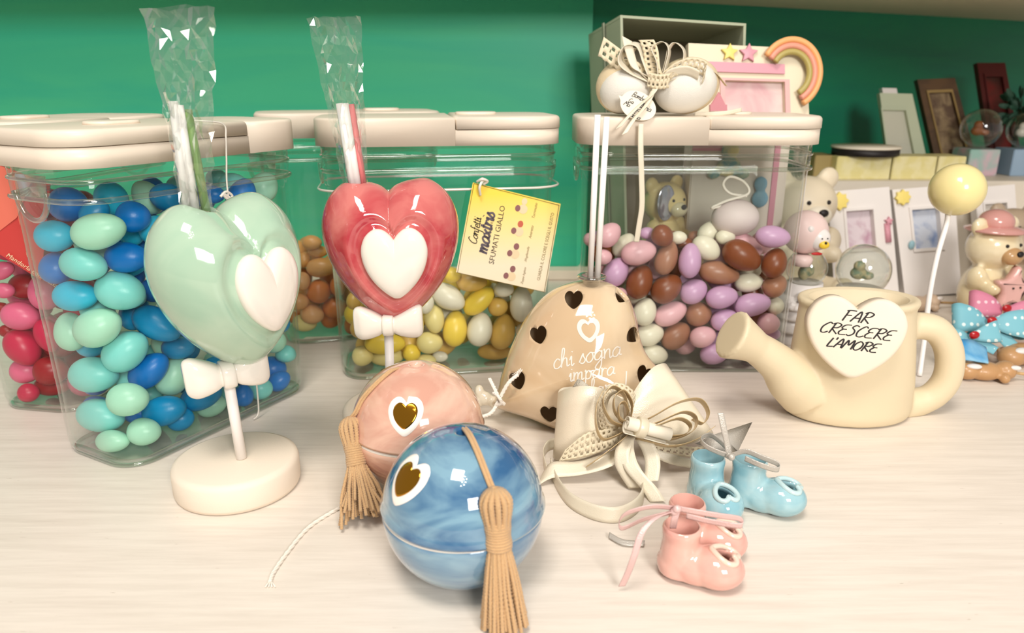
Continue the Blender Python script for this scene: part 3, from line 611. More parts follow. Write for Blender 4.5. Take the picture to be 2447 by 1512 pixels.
def lolly(nm, label, basec, hc, yaw, w, h, T, body_m, roll, bowc, bw, bh, baseR, sticks, baglines, relief, hole, stickpx, bYaw=None, cleft=.8, crease=.2):
    t = thing('heart_ornament', label, 'ornament', basec, 'ceramic hearts on sticks')
    R = V((cos(yaw), sin(yaw), 0)); N = V((sin(yaw), -cos(yaw), 0)); U = V((-sin(roll), 0, cos(roll))); R = (R - U * R.dot(U)).normalized(); N = U.cross(R) * -1; N = R.cross(U); N = N if N.y < 0 or N.x > 0 else -N
    O = V(hc); to3 = frame3(O, R, U, N); out = heart2d(w, h, 7, cleft)
    rc = relief; hs = .47
    def f(x, y, z):
        if z <= 0: return z
        dx, dy = (x - rc[0]) / (w * hs), (y - rc[1]) / (h * hs); s = sqrt(dx * dx + dy * dy); a = atan2(dy, dx)
        hr = HR(a); q = s / hr; return z - .32 * math.exp(-((q - 1.10) / .14) ** 2) + .10 * math.exp(-((q - 1.45) / .12) ** 2)
    hp = heart2d(1, 1, 7); ang = sorted([(atan2(y, x), sqrt(x * x + y * y)) for x, y in hp]); aa = [p[0] for p in ang]; rr = [p[1] for p in ang]
    HR = lambda a: float(np.interp(a, aa, rr, period=2 * pi))
    body = puffy(out, T, (0, -.05 * h), to3, 26, crease=crease, f=f, pw=.5, p2=2.2)
    ht = V(hole); body = recalc(body)
    c_ = lathe([(.8, -2.2), (.78, 1.5)], ht, 28); body = cut(body, recalc(c_))
    mesh('heart', body, body_m, t)
    zc = T * sqrt(max(0, 1 - (sqrt((rc[0] / w) ** 2 + (rc[1] / h) ** 2)) ** 2.2))
    mesh('small_heart', puffy(heart2d(w * hs, h * hs, 6), .62, (0, 0), frame3(O + R * rc[0] + U * rc[1] + N * (zc - .32), R, U, N), 12, crease=.25, pw=.42, p2=3), M_white_c, t, label='small white ceramic heart set into the front')
    by = yaw if bYaw is None else bYaw; Rb = V((cos(by), sin(by), 0)); Nb = V((sin(by), -cos(by), 0))
    mesh('bow', bow_loft(bowc, (Rb + V((0, 0, .03))).normalized(), U, Nb, bw, bh, .75), M_white_c, t)
    a, b = stickpx; mesh('stick', tube([a, b], .3, 16, sm=False), M_stick, t)
    mesh('base', lathe([(baseR - .35, 0), (baseR - .08, .08), (baseR, .3), (baseR, 1.45), (baseR - .1, 1.7), (baseR - .35, 1.8), (.3, 1.8)], basec, 72), M_matte_white, t)
    for (p, q, m) in sticks: mesh('reed', tube([p, q], .22, 12, sm=False), m, t)
    # cellophane sleeve: crumpled flattened tube
    (TL, TR_, BR, BL) = baglines; rng = random.Random(len(label)); nu, nv = 9, 20; secs = []
    nb = (V(TR_) - V(TL)).cross(V(BL) - V(TL)).normalized(); nb = nb if nb.y < 0 else -nb
    fold = [rng.uniform(-1, 1) for _ in range(nu + 1)]
    for j in range(nv + 1):
        v_ = j / nv; l = V(BL).lerp(V(TL), v_); r_ = V(BR).lerp(V(TR_), v_); s = []
        for side in (1, -1):
            for i in range(nu):
                u_ = i / nu if side > 0 else 1 - i / nu; p = l.lerp(r_, u_); bul = .30 * sin(pi * u_) * side
                cr_ = fold[i if side > 0 else nu - i] * .34 * sin(pi * u_) ** .5 + rng.uniform(-.24, .24)
                s.append(p + nb * (bul + cr_) + V((rng.uniform(-.03, .03), 0, rng.uniform(-.08, .08) if j < nv else rng.uniform(-.12, .05))))
        secs.append(s)
    mesh('cellophane_sleeve', loft(secs, cap=False), M_cello, t, smooth=False)
    return t
gb = gr(571, 1156); gb = V((gb.x, gb.y, 0)); gh = at(550, 674, 39.0)
M_green_reed = mat('green_reed', (122, 158, 84), .5); M_pink_reed = mat('pink_reed', (226, 128, 128), .5)
lolly('g', 'sage green ceramic heart on a stick with white bow and cellophane sleeve', gb, gh, radians(60), 4.3, 4.5, 3.15, M_green_c, .05, at(543, 893, 38.2), 2.25, 1.15, 3.55,
      [(at(413, 242, 38.0), at(449, 520, 37.6), M_stick), (at(428, 252, 38.2), at(470, 520, 37.7), M_stick), (at(448, 262, 38.5), at(494, 510, 37.9), M_green_reed)],
      [at(337, 20, 38.2), at(515, 13, 38.2), at(507, 505, 37.9), at(437, 505, 37.4)], (.15, -.25), at(474, 486, 37.8), (at(577, 1093, gb.y - .2), at(541, 880, 38.5)), bYaw=radians(33), cleft=.8, crease=.42)
pb = V((-7.9, 46.3, 0)); ph = at(938, 600, 45.4)
lolly('p', 'glossy rose pink ceramic heart on a stick with white bow and cellophane sleeve', pb, ph, radians(6), 4.22, 4.4, 2.6, M_pink_c, .02, at(929, 774, 44.0), 2.15, 1.05, 3.6,
      [(at(811, 247, 45.5), at(846, 470, 45.2), M_stick), (at(824, 247, 45.7), at(859, 470, 45.3), M_stick), (at(838, 249, 46), at(872, 465, 45.6), M_pink_reed)],
      [at(735, 41, 45.6), at(862, 37, 45.6), at(880, 470, 45.6), at(826, 470, 45.2)], (.25, -.25), at(852, 440, 45.4), (at(935, 1010, 46.0), at(929, 800, 45.4)), bYaw=radians(2))

# ================================================================== TRINKET BOXES
def sphit(px, py, c, R): 
    d = ray(px, py).normalized(); oc = EYE - V(c); b = oc.dot(d); q = b * b - (oc.length_squared - R * R); return EYE + d * (-b - sqrt(max(q, 0)))
def tassel(par, top, bot, headR, fr, spread_, n, seed, jit=1.0):
    rng = random.Random(seed); top, bot = V(top), V(bot); ax = (bot - top).normalized(); L = (bot - top).length; X = ax.orthogonal().normalized(); Y = ax.cross(X)
    hl = 1.45; head = []
    for k in range(13):
        a = 2 * pi * k / 13; d = X * cos(a) + Y * sin(a)
        head.append(tube([top + ax * (hl * s) + d * (headR * w) for s, w in ((-.02, .12), (.08, .62), (.3, .95), (.6, .92), (.9, .78), (1.1, .72))], lambda t_: .135 * (1 + .12 * (1 if round(t_ * 30) % 2 else -1)), 6, 6))
    head.append(ell(top + ax * hl * .5, (headR * .62, headR * .62, headR * .62), None, 12, 8))
    H_ = mesh('tassel', join(*head), M_cord, par)
    wr = []; w0 = top + ax * hl * .95
    for k in range(10): wr.append(tube([w0 + ax * (k * .125) + (X * cos(a) + Y * sin(a)) * (headR * (.80 + .03 * sin(k))) for a in np.linspace(0, 2 * pi, 16)[:-1]], .085, 6, 2, closed=True))
    w1 = w0 + ax * 1.2; sub = mesh('tassel_wrap', join(*wr), M_cord, None); sub.parent = H_; sub.location = (0, 0, 0)
    for v in sub.data.vertices: v.co += (ORG[sub.name] - ORG[par.name]) * S
    fr_ = []
    for k in range(n):
        a = 2.39996 * k; rr = sqrt((k + .5) / n); d = X * cos(a) + Y * sin(a); end = bot + d * (spread_ * rr) + ax * rng.uniform(-.45, .25) * jit
        sp = V(fr) if hasattr(fr, '__len__') else V((0, 0, 0)); end += sp * rr * rng.uniform(-.2, 1)
        m_ = w1.lerp(end, .5) + d * (.22 * rr) + (X * rng.uniform(-.1, .1) + Y * rng.uniform(-.1, .1)) * jit
        P = cr([tuple(w1 + d * (headR * .72 * rr) - ax * .1), tuple(w1.lerp(m_, .5) + d * (.25 * rr)), tuple(m_), tuple(m_.lerp(end, .6)), tuple(end)], 12)
        for p in P: p[2] = max(p[2], .08)
        nn = len(P) - 1; fr_.append(tube(P, lambda t_, nn=nn: 0.092 * (1 + .16 * (1 if round(t_ * nn) % 2 else -1)), 6, sm=False))
    sub = mesh('tassel_fringe', join(*fr_), M_cord, None); sub.parent = H_; sub.location = (0, 0, 0)
    for v in sub.data.vertices: v.co += (ORG[sub.name] - ORG[par.name]) * S
def trinket(label, c, R, m, m2, decal, cordpx, tas, tilt, holepx, seed):
    c = V(c); t = thing('trinket_box', label, 'trinket box', (c.x, c.y, 0), 'round ceramic trinket boxes with tassels')
    Rb = R * 1.0; foot = -c.z
    prof = [(1.3, foot)] + [(sqrt(max(Rb * Rb - z * z, 0)) if z > foot else 1.3, z) for z in np.linspace(foot + .12, -.28, 16)] + [(Rb + .02, -.1), (Rb - .02, .0), (Rb - .22, .04), (Rb - .24, .18), (Rb - .5, .18), (Rb - .55, -.2), (Rb * .8, -1.8), (.01, -3.0)]
    mesh('bowl', lathe(prof, c, 96), m2, t)
    mesh('bowl_lip', tube([c + V((cos(a) * (Rb - .09), sin(a) * (Rb - .09), .03)) for a in np.linspace(0, 2 * pi, 97)[:-1]], .1, 8, sm=False, closed=True), M_white_c, t, label='unglazed white rim of the bowl')
    Rt = Matrix.Rotation(tilt[0], 3, V((cos(tilt[1]), sin(tilt[1]), 0)))
    a0 = .045; prof = [(R - .35, .16), (R - .1, .12), (R + .07, .16), (R + .09, .3)] + [(R * cos(a), R * sin(a) + .1) for a in np.linspace(a0 + .06, pi / 2 - .13, 22)] + [(.38, R + .06), (.3, R - .02), (.28, R - .3), (.01, R - .35)]
    mesh('lid', lathe(prof, c, 96, Rt), m, t)
    cc = c + V((0, 0, .1)); n = (sphit(*decal[:2], cc, R) - cc).normalized(); e1 = V((0, 0, 1)).cross(n).normalized(); e1 = Matrix.Rotation(decal[3], 3, n) @ e1; e2 = n.cross(e1)
    def patch(w, h, lift, sub=None):
        ns = 10; o = heart2d(w, h, 6); vv = [cc + n * (R + lift)]; fs = []
        for k in range(1, ns + 1):
            for x, y in o:
                p = (n * R + e1 * (x * k / ns) + e2 * (y * k / ns)).normalized(); vv.append(cc + p * (R + lift * (1 if k < ns else .2)))
        N_ = len(o)
        for i in range(N_): fs.append((0, 1 + i, 1 + (i + 1) % N_))
        for k in range(ns - 1):
            for i in range(N_): j = (i + 1) % N_; fs.append((1 + k * N_ + i, 1 + (k + 1) * N_ + i, 1 + (k + 1) * N_ + j, 1 + k * N_ + j))
        return vv, fs
    s_ = decal[2]; w_ = mesh('heart_decal', patch(s_, s_ * 1.08, .07), mat('decal_white', (248, 240, 232), .12, coat=.5), t, label='white heart outline decal')
    g_ = mesh('gold_heart', patch(s_ * .72, s_ * .74, .10), M_gold, None, label='mirror gold heart'); g_.parent = w_; g_.location = (0, 0, 0)
    for v in g_.data.vertices: v.co += (ORG[g_.name] - ORG[t.name]) * S
    top = V(tas[0]); path = [cc + V((0, 0, R + .02))] if not holepx else [sphit(*holepx, cc, R - .2)]
    path += [sphit(x, y, cc, R + .13) for x, y in cordpx] + [top]
    pp = cr([tuple(p) for p in path], 14)
    mesh('cord', join(tube([V(p) + V((.07, 0, 0)) for p in pp], .085, 8, sm=False), tube([V(p) - V((.07, .03, 0)) for p in pp], .085, 8, sm=False)), M_cord, t)
    tassel(t, *tas[:6], seed, tas[6] if len(tas) > 6 else 1.0); return t
M_blue_c = mat('blue_lustre_glaze', (44, 92, 136), .06, coat=.9, mottle=(126, 164, 184), mscale=26, stretch=(1, 1, 2.6))
M_blue_c2 = mat('pale_blue_lustre_glaze', (132, 166, 186), .07, coat=.9, mottle=(74, 118, 156), mscale=26, stretch=(1, 1, 3))
M_pinkl = mat('pink_lustre_glaze', (228, 188, 166), .08, coat=.8, mottle=(208, 156, 136), mscale=30, stretch=(1, 1, 2.4))
bc = V((-2.3, 30.5, 3.7)); BR_ = 3.77
bt = sphit(1183, 1172, bc, BR_ + .55); bb = V((gr(1205, 1490, .3)))
trinket('blue glazed ball box with gold heart and straight tassel, nearest the viewer', bc, BR_, M_blue_c, M_blue_c2, (970, 1148, 1.08, radians(-6)), [(1120, 1035), (1140, 1075), (1160, 1125), (1174, 1160)],
        (bt, bb, .62, (0, 0, 0), 1.05, 84, .7), (.03, 1.0), (1098, 1012), 5)
pc = V((-5.45, 38.8, 3.7))
pt = sphit(836, 1000, pc, BR_ + .3); pbm = V(gr(868, 1225, .5))
trinket('blush pink glazed ball box with gold heart and splayed tassel, behind the blue box', pc, BR_, M_pinkl, M_pinkl, (968, 993, .98, 0), [(935, 885), (890, 925), (865, 955), (850, 985)],
        (pt, pbm, .58, (0.2, -.6, 0), 1.35, 72, 1.8), (.02, 2.0), (962, 880), 9)

# ================================================================== BALLOON DIFFUSER
BO = [(1190, 975), (1176, 962), (1185, 945), (1203, 880), (1225, 820), (1262, 750), (1310, 700), (1360, 676), (1412, 668), (1462, 678), (1500, 708), (1520, 756), (1529, 805), (1545, 846), (1576, 884), (1602, 925), (1606, 975), (1575, 1015), (1500, 1035), (1420, 1036), (1340, 1028), (1270, 1000), (1222, 985)]
bn = V((-.10, -.955, .28)).normalized(); bp0 = at(1400, 1030, 45.9)
def bpl(px, py): r = ray(px, py); return EYE + r * ((bp0 - EYE).dot(bn) / r.dot(bn))
bC = bpl(1395, 880); bR = V((1, 0, 0)); bR = (bR - bn * bR.dot(bn)).normalized(); bU = bn.cross(bR)
o2 = []
for p in BO: d = bpl(*p) - bC; o2.append((d.dot(bR), d.dot(bU)))
o2 = [tuple(p) for p in cr(o2, 5, True)]; bt3 = frame3(bC, bR, bU, bn)
cla = atan2(o2[65][1], o2[65][0])
T_ = 3.0; outer = recalc(puffy(o2, T_, (0, 0), bt3, 22, crease=.5, cang=cla))
inner = recalc(puffy([(x * .94, y * .94) for x, y in o2], T_ * .86, (0, 0), bt3, 22, crease=.5, cang=cla)); shell = join(outer, (inner[0], [tuple(reversed(f)) for f in inner[1]]))
holes = [(1372, 716, 20, 0), (1292, 797, 19, .25), (1243, 902, 19, .3), (1316, 980, 20, 0), (1487, 703, 20, -.5), (1510, 800, 17, -.9), (1535, 890, 18, -.5)]
cut_ = []
for (px, py, hw, rot) in holes:
    P = bpl(px, py); k = hw * depth(P) / F; Rr = Matrix.Rotation(rot, 3, bn)
    cut_.append(poly(heart2d(k * 1.05, k, 3), frame3(P, Rr @ bR, Rr @ bU, bn), .4, 4.5))
shell = cut(shell, recalc(join(*cut_)))
t = thing('balloon_diffuser', 'beige glazed balloon-shaped diffuser with heart cut-outs and two white reeds', 'diffuser', (bC.x, bC.y, 0))
mesh('balloon', shell, mat('beige_lustre_glaze', (204, 176, 140), .07, coat=.9, mottle=(222, 200, 168), mscale=14), t)
dv = (bC - EYE).normalized()
def onb(vf, px, py, rot, m, nm='lettering'):
    P = bpl(px, py); d = (P - EYE).normalized(); X = (CR_ * cos(rot) + CU_ * sin(rot)); Y = (-CR_ * sin(rot) + CU_ * cos(rot))
    mesh(nm, project(vf, outer, frame3(P, X, Y, -d), d, .025), m, t, smooth=False)
bk = depth(bC) / F
onb(strokes('chi sogna', 158 * bk, .085), 1400, 846, .20, M_white_c); onb(strokes('impara', 105 * bk, .085), 1412, 886, .16, M_white_c); onb(strokes('a volare !', 160 * bk, .085), 1415, 930, .22, M_white_c)
ho = heart2d(26 * bk, 26 * bk, 5); hi = [(x * .62, y * .62) for x, y in ho]; n_ = len(ho)
onb((ho + hi, [(i, (i + 1) % n_, n_ + (i + 1) % n_, n_ + i) for i in range(n_)]), 1407, 789, .1, M_white_c, 'heart_outline')
nk = at(1414, 668, 47.9)
M_gl2 = clear('neck_glass', (.8, .8, .78), ior=1.7, boost=.15)
mesh('glass_neck', join(lathe([(.55, -.7), (.6, .1), (.95, .12), (.98, .25), (.9, .32), (.45, .32), (.42, -.6)], nk, 40)), M_gl2, t)
mesh('reed', tube([at(1410, 672, 48), at(1428, 274, 48.0)], .2, 14, sm=False), M_stick, t); mesh('reed', tube([at(1427, 672, 48.0), at(1450, 279, 48.4)], .2, 14, sm=False), M_stick, t)
kc = bpl(1176, 958); kd = (bpl(1150, 950) - bpl(1195, 968)).normalized()
mesh('balloon_knot', blend([ell(kc - kd * .2, (.45, .45, .45)), ell(kc + kd * .5, .5), ell(kc + kd * .95 + V((0, 0, .35)), (.35, .4, .5)), ell(kc + kd * .95 + V((0, 0, -.3)), (.35, .4, .5))], .1, 4), mat('pale_glaze', (232, 222, 200), .1, coat=.6), t)
tw = lambda P, r=.085: join(*[tube([V(p) + V((cos(i * 1.1 + a), 0, sin(i * 1.1 + a))) * .06 for i, p in enumerate(cr([tuple(q) for q in P], 8))], r, 6, sm=False) for a in (0, 2.1, 4.2)])
mesh('cotton_string', join(tw([at(1238, 895, 44.8), at(1215, 915, 44.6), at(1195, 950, 44.6), at(1175, 985, 44.3), at(1150, 996, 43.8)]), tw([at(1170, 905, 45), at(1180, 925, 44.6), at(1195, 955, 44.4), at(1205, 965, 44.6)]), tw([at(1180, 938, 44.5), at(1192, 948, 44.2), at(1198, 962, 44.3), at(1185, 968, 44.5)]),
     *[tube([at(1238, 897, 44.8), at(1236 + k * 4, 880 + abs(k - 2) * 3, 44.8 - .1 * k)], .04, 5, sm=False) for k in range(-3, 4)]), M_white, t)

# ================================================================== RIBBON BOW FAVOUR
t = thing('ribbon_favour', 'ivory satin bow favour with lace, gold ribbons and a rolled paper scroll', 'ribbon favour', gr(1480, 1110))
mesh('satin_loop', ribbon(pr([(1490, 955, 41.6), (1440, 928, 41.0), (1390, 922, 41.2), (1350, 930, 42.0), (1334, 938, 43.0), (1350, 925, 43.9), (1420, 925, 43.7), (1490, 950, 42.8)]),
     pr([(1490, 1040, 41.0), (1440, 1076, 40.2), (1390, 1096, 40.0), (1345, 1102, 40.4), (1322, 1090, 41.4), (1345, 1060, 42.9), (1420, 1035, 42.9), (1490, 1030, 42.2)]), .05), M_satin, t)
mesh('satin_loop', ribbon(pr([(1500, 960, 41.6), (1530, 912, 42.0), (1560, 878, 42.6), (1584, 868, 43.2), (1592, 876, 44.0), (1560, 905, 44.2), (1520, 945, 43.4)]),
     pr([(1515, 1035, 41.0), (1580, 1058, 41.0), (1640, 1062, 41.3), (1692, 1042, 41.8), (1700, 1030, 42.9), (1640, 1010, 43.3), (1530, 1010, 42.8)]), .05), M_satin, t)
mesh('lace_trim', ribbon(pr([(1495, 1008, 40.6), (1450, 1025, 40.0), (1400, 1036, 39.5), (1350, 1075, 39.4)]), pr([(1500, 1050, 40.3), (1455, 1072, 39.8), (1400, 1090, 39.3), (1335, 1102, 39.5)]), .05, 12, lace=9), M_lace, t)
mesh('lace_trim', ribbon(pr([(1510, 985, 40.8), (1516, 940, 40.8), (1480, 915, 40.6), (1440, 935, 40.4), (1428, 985, 40.2), (1440, 1030, 40.2), (1475, 1030, 40.5)]),
     pr([(1500, 985, 40.3), (1495, 955, 40.2), (1478, 938, 40.0), (1458, 950, 39.9), (1448, 985, 39.8), (1455, 1012, 39.8), (1478, 1015, 40.1)]), .05, 10, lace=7), M_lace, t)
mesh('lace_trim', ribbon(pr([(1540, 1050, 41.0), (1600, 1060, 40.8), (1660, 1068, 41.2), (1715, 1062, 42.0)]), pr([(1540, 1075, 40.6), (1600, 1085, 40.4), (1660, 1092, 40.8), (1715, 1088, 41.6)]), .05, 12, lace=6), M_lace, t)
def rib(path, w, m, nm, dirv=V((0, -.8, .6)), th=.03, lace=0, k=8):
    P = pr(path); w_ = V(dirv).normalized() * (w / 2); mesh(nm, ribbon([p - w_ for p in P], [p + w_ for p in P], th, k, lace), m, t)
for path in ([(1505, 1022, 39.8), (1560, 995, 39.4), (1620, 962, 39.4), (1670, 955, 40), (1692, 985, 40.4), (1680, 1012, 40.6), (1655, 1000, 40.8)],
             [(1510, 1030, 39.6), (1570, 1010, 39.2), (1630, 985, 39.3), (1662, 998, 39.8), (1655, 1030, 40), (1600, 1050, 40), (1525, 1042, 40)],
             [(1508, 1025, 39.4), (1560, 1020, 39), (1620, 1000, 39), (1650, 1018, 39.4), (1630, 1040, 39.6), (1560, 1042, 39.6)],
             [(1520, 1048, 39.6), (1600, 1066, 39.2), (1660, 1052, 39.6), (1706, 1020, 40.2)],
             [(1505, 1035, 39.8), (1470, 1065, 39.2), (1430, 1095, 38.8), (1400, 1116, 38.8)],
             [(1500, 1020, 39.8), (1460, 1005, 39.2), (1440, 960, 39.2), (1462, 925, 39.6), (1492, 945, 39.8), (1500, 990, 40)],
             [(1498, 1015, 39.6), (1470, 985, 39.1), (1468, 950, 39.1), (1490, 935, 39.5), (1510, 965, 39.8), (1505, 1010, 40)],
             [(1495, 1030, 39.6), (1445, 1050, 39), (1425, 1020, 39), (1425, 970, 39.4), (1440, 935, 39.8)],
             [(1500, 1010, 39.5), (1480, 1000, 38.9), (1478, 970, 38.9), (1492, 962, 39.2), (1502, 985, 39.5)]):
    rib(path, .8, M_gold_r, 'gold_ribbon')
mesh('ribbon_tail', ribbon(pr([(1500, 1062, 40.0), (1440, 1085, 39.6), (1380, 1102, 39.4), (1320, 1104, 39.4), (1298, 1128, 39.6)]), pr([(1500, 1096, 38.9), (1440, 1122, 38.6), (1380, 1136, 38.5), (1320, 1142, 38.5), (1285, 1160, 38.3)]), .04), M_satin2, t)
mesh('ribbon_tail', ribbon(pr([(1560, 1070, 40.2), (1610, 1085, 39.9), (1670, 1100, 40.4), (1720, 1108, 40.9)]), pr([(1545, 1082, 40.0), (1600, 1108, 39.7), (1650, 1118, 40.1), (1700, 1128, 40.2)]), .04), M_satin2, t)
def onedge(path, h, out=.3): return [gr(*p, .06) for p in path], [gr(*p, .06) + V((0, out, h)) for p in path]
A, B = onedge([(1316, 1128), (1330, 1168), (1362, 1212), (1420, 1242), (1478, 1248), (1522, 1225), (1538, 1190), (1530, 1150), (1505, 1105)], .8); mesh('ribbon_tail', ribbon(A, B, .04), M_satin2, t)
A, B = onedge([(1345, 1070), (1312, 1075), (1298, 1100), (1306, 1140)], .7, .1); mesh('ribbon_tail', ribbon(A, B, .04), M_satin2, t)
for q in ([(1500, 1035, 39.8), (1497, 1075, 38.9), (1512, 1120, 37.9), (1550, 1165, 37.3), (1572, 1198, 36.6)], [(1530, 1038, 39.8), (1552, 1075, 39.2), (1560, 1110, 38.6), (1555, 1150, 38.0)], [(1505, 1038, 39.7), (1488, 1075, 38.7), (1490, 1115, 38.2), (1520, 1165, 37.9)]):
    P = pr(q); w_ = V((.42, -.1, .1)); mesh('ribbon_tail', ribbon([p - w_ for p in P], [p + w_ for p in P], .03), M_satin2, t)
mesh('tulle_tip', loft([pr([(1380, 905, 42.5), (1384, 904, 42.5), (1383, 906, 42.7)]), pr([(1362, 935, 42.3), (1420, 930, 42.3), (1390, 932, 43.0)])]), mat('grey_tulle', (196, 188, 172), .8, bump=.8, bscale=900), t)
sa, sb = at(1497, 1012, 38.6), at(1600, 1040, 38.9); sd = (sb - sa).normalized(); s1 = sd.cross(V((0, 0, 1))).normalized(); s2 = s1.cross(sd)
sc2 = []
for q in (sa, sb):
    o_ = [q + s1 * (r_ * cos(a)) + s2 * (r_ * sin(a)) for a, r_ in [(a, .12 + .040 * a) for a in np.linspace(0, 6 * pi * .62, 60)]]
    i_ = [q + s1 * (r_ * cos(a)) + s2 * (r_ * sin(a)) for a, r_ in [(a, .08 + .040 * a) for a in np.linspace(0, 6 * pi * .62, 60)]]
    sc2.append(o_ + i_[::-1])
scr = mesh('paper_scroll', loft(sc2), M_paper, t)
bnd = lathe([(.59, -.25), (.61, -.22), (.61, .22), (.59, .25)], sa.lerp(sb, .33), 32, Matrix((s1, s2, sd)).transposed()); b_ = mesh('scroll_band', bnd, mat('sheer_band', (226, 214, 188), .3, metal=.1), None); b_.parent = scr; b_.location = (0, 0, 0)
for v in b_.data.vertices: v.co += (ORG[b_.name] - ORG[t.name]) * S

# ================================================================== BABY BOOTIES
def bootie(pos, yaw, s, m, m2, lab, grp):
    c, sn = cos(yaw), sin(yaw); P = V((pos[0], pos[1], 0))
    to3 = lambda x, y, z: P + V((c * x - sn * y, sn * x + c * y, z)) * s
    tr = lambda vf: ([to3(*v) for v in vf[0]], vf[1])
    b = blend([ell((.78, 0, .92), (1.32, 1.14, .96)), ell((-.1, 0, .8), (1.35, 1.05, .9)), ell((-.95, 0, .75), (1.02, .96, .8)), lathe([(.3, .2), (.98, .3), (.92, 1.4), (.86, 2.0), (.92, 2.55), (.84, 2.72), (.3, 2.75)], (-.9, 0, 0), 32)], .09, 7)
    b = ([(x, y, max(z, .0)) for x, y, z in b[0]], b[1])
    n = V((.50, 0, .866)); O = V((1.05, 0, 1.62)); f = frame3(O, (0, -1, 0), n.cross(V((0, -1, 0))), n)
    b = cut(b, recalc(lathe([(.55, .8), (.66, 1.2), (.68, 2.3), (.78, 2.7), (.85, 3.2)], (-.9, 0, 0), 32)))
    b = cut(b, recalc(ell((.62, 0, .85), (1.1, .82, .62)))); b = cut(b, recalc(poly(heart2d(.43, .42, 4), f, -.7, .8)))
    t = thing('baby_bootie', lab, 'bootie', P, grp)
    mesh('bootie_body', tr(b), m, t)
    bvx = BVHTree.FromPolygons([tuple(v) for v in b[0]], [tuple(q) for q in b[1]]); rim = []
    for x, y in heart2d(.56, .54, 4):
        h = bvx.ray_cast(f(x, y, 2), -n); rim.append(h[0] if h[0] else f(x, y, 0))
    mesh('heart_rim', tr(tube(rim, .14, 8, 3, closed=True)), m2, t, label='pale raised rim round the heart opening')
    return t, to3
M_bb = mat('light_blue_glaze', (166, 200, 206), .07, coat=.8, mottle=(136, 184, 196), mscale=50); M_bb2 = mat('pale_blue_glaze', (190, 216, 218), .08, coat=.8)
M_pb = mat('light_pink_glaze', (228, 178, 164), .08, coat=.8, mottle=(222, 164, 152), mscale=50); M_pb2 = mat('pale_pink_glaze', (236, 206, 188), .1, coat=.8)
G1, G2 = 'pair of blue ceramic booties', 'pair of pink ceramic booties'
t1, f1 = bootie((11.1, 35.9), radians(-78), 1.06, M_bb, M_bb2, 'light blue ceramic bootie with heart opening facing the viewer', G1)
t2, f2 = bootie((14.0, 36.1), radians(-28), 1.06, M_bb, M_bb2, 'light blue ceramic bootie on the right, toe pointing right', G1)
t3, f3 = bootie((8.85, 29.9), radians(-24), 1.02, M_pb, M_pb2, 'pink ceramic bootie in front, nearest the viewer, ribbon tied at its top', G2)
t4, f4 = bootie((9.6, 32.0), radians(-20), 1.02, M_pb, M_pb2, 'pink ceramic bootie half hidden behind the front pink one', G2)
def ribset(nm, lab, m, P0, paths, knots, w=.34, cat='ribbon'):
    t = thing(nm, lab, cat, P0)
    for path, dv in paths:
        P = pr(path); w_ = V(dv).normalized() * (w / 2); mesh('ribbon_strand', ribbon([p - w_ for p in P], [p + w_ for p in P], .03), m, t)
    mesh('ribbon_knot', join(*[ell(at(*k), (.2, .16, .2), None, 12, 8) for k in knots]), m, t); return t
ribset('bow_tie', 'sheer silver ribbon knotted between the blue booties', M_silver_r, gr(1740, 1150),
  [([(1742, 1088, 35.6), (1738, 1060, 35.7), (1730, 1025, 35.8), (1722, 986, 36.0)], (1, 0, 0)), ([(1742, 1090, 35.6), (1690, 1068, 35.8), (1675, 1048, 36.4), (1700, 1040, 37.2), (1738, 1070, 36.6)], (0, -.3, 1)),
   ([(1745, 1090, 35.5), (1780, 1078, 35.2), (1820, 1092, 34.9), (1858, 1108, 34.8), (1858, 1122, 34.6), (1820, 1112, 34.6), (1780, 1095, 35.0)], (0, -.2, 1))], [(1743, 1089, 35.5), (1748, 1092, 35.3)])
o = mesh('satin_offcut', loft([pr([(1700, 1040, 38.6), (1660, 1060, 38.2), (1745, 1082, 37.6), (1735, 1050, 38.4)]), pr([(1798, 1008, 40.0), (1797, 1009, 40.0), (1762, 1078, 38.4), (1764, 1077, 38.4)])]), M_silver_r, label='pointed grey satin ribbon end behind the blue booties', category='ribbon')
ribset('bow_tie', 'pale pink ribbon bow tied across the pink booties', M_pinkrib, gr(1560, 1350),
  [([(1618, 1215, 29.9), (1560, 1210, 29.6), (1500, 1225, 29.6), (1480, 1245, 29.8), (1488, 1262, 30.0), (1540, 1240, 30.1), (1612, 1222, 30.1)], (0, -.4, 1)),
   ([(1615, 1220, 29.8), (1570, 1235, 29.3), (1535, 1270, 28.8), (1515, 1330, 28.6), (1500, 1370, 28.8), (1486, 1400, 29.0)], (1, 0, .1)),
   ([(1622, 1215, 29.8), (1660, 1222, 29.6), (1720, 1232, 29.6), (1768, 1240, 29.8), (1768, 1256, 29.8), (1700, 1246, 29.9), (1640, 1232, 30)], (0, -.2, 1)),
   ([(1618, 1218, 29.8), (1612, 1240, 29.7), (1608, 1262, 30.0)], (1, 0, 0))], [(1618, 1216, 29.6), (1612, 1222, 29.7)], .32)
rp = [gr(x, y, .15) for x, y in [(1455, 1280), (1490, 1298), (1540, 1300)]]; mesh('ribbon_end', ribbon([p - V((.05, .15, 0)) for p in rp], [p + V((.05, .15, .12)) for p in rp], .03), M_silver_r, label='short grey ribbon end lying left of the pink booties', category='ribbon')
o = mesh('price_sticker', poly([(-1.3, -.5), (1.2, -.6), (1.3, .4), (-1.2, .5)], lambda x, y, z: gr(1830, 1205) * 1 + V((x * .9 + y * .3, y - x * .3, z)), .01, .04), M_paper, label='white paper sticker under the right blue bootie', category='sticker', smooth=False)

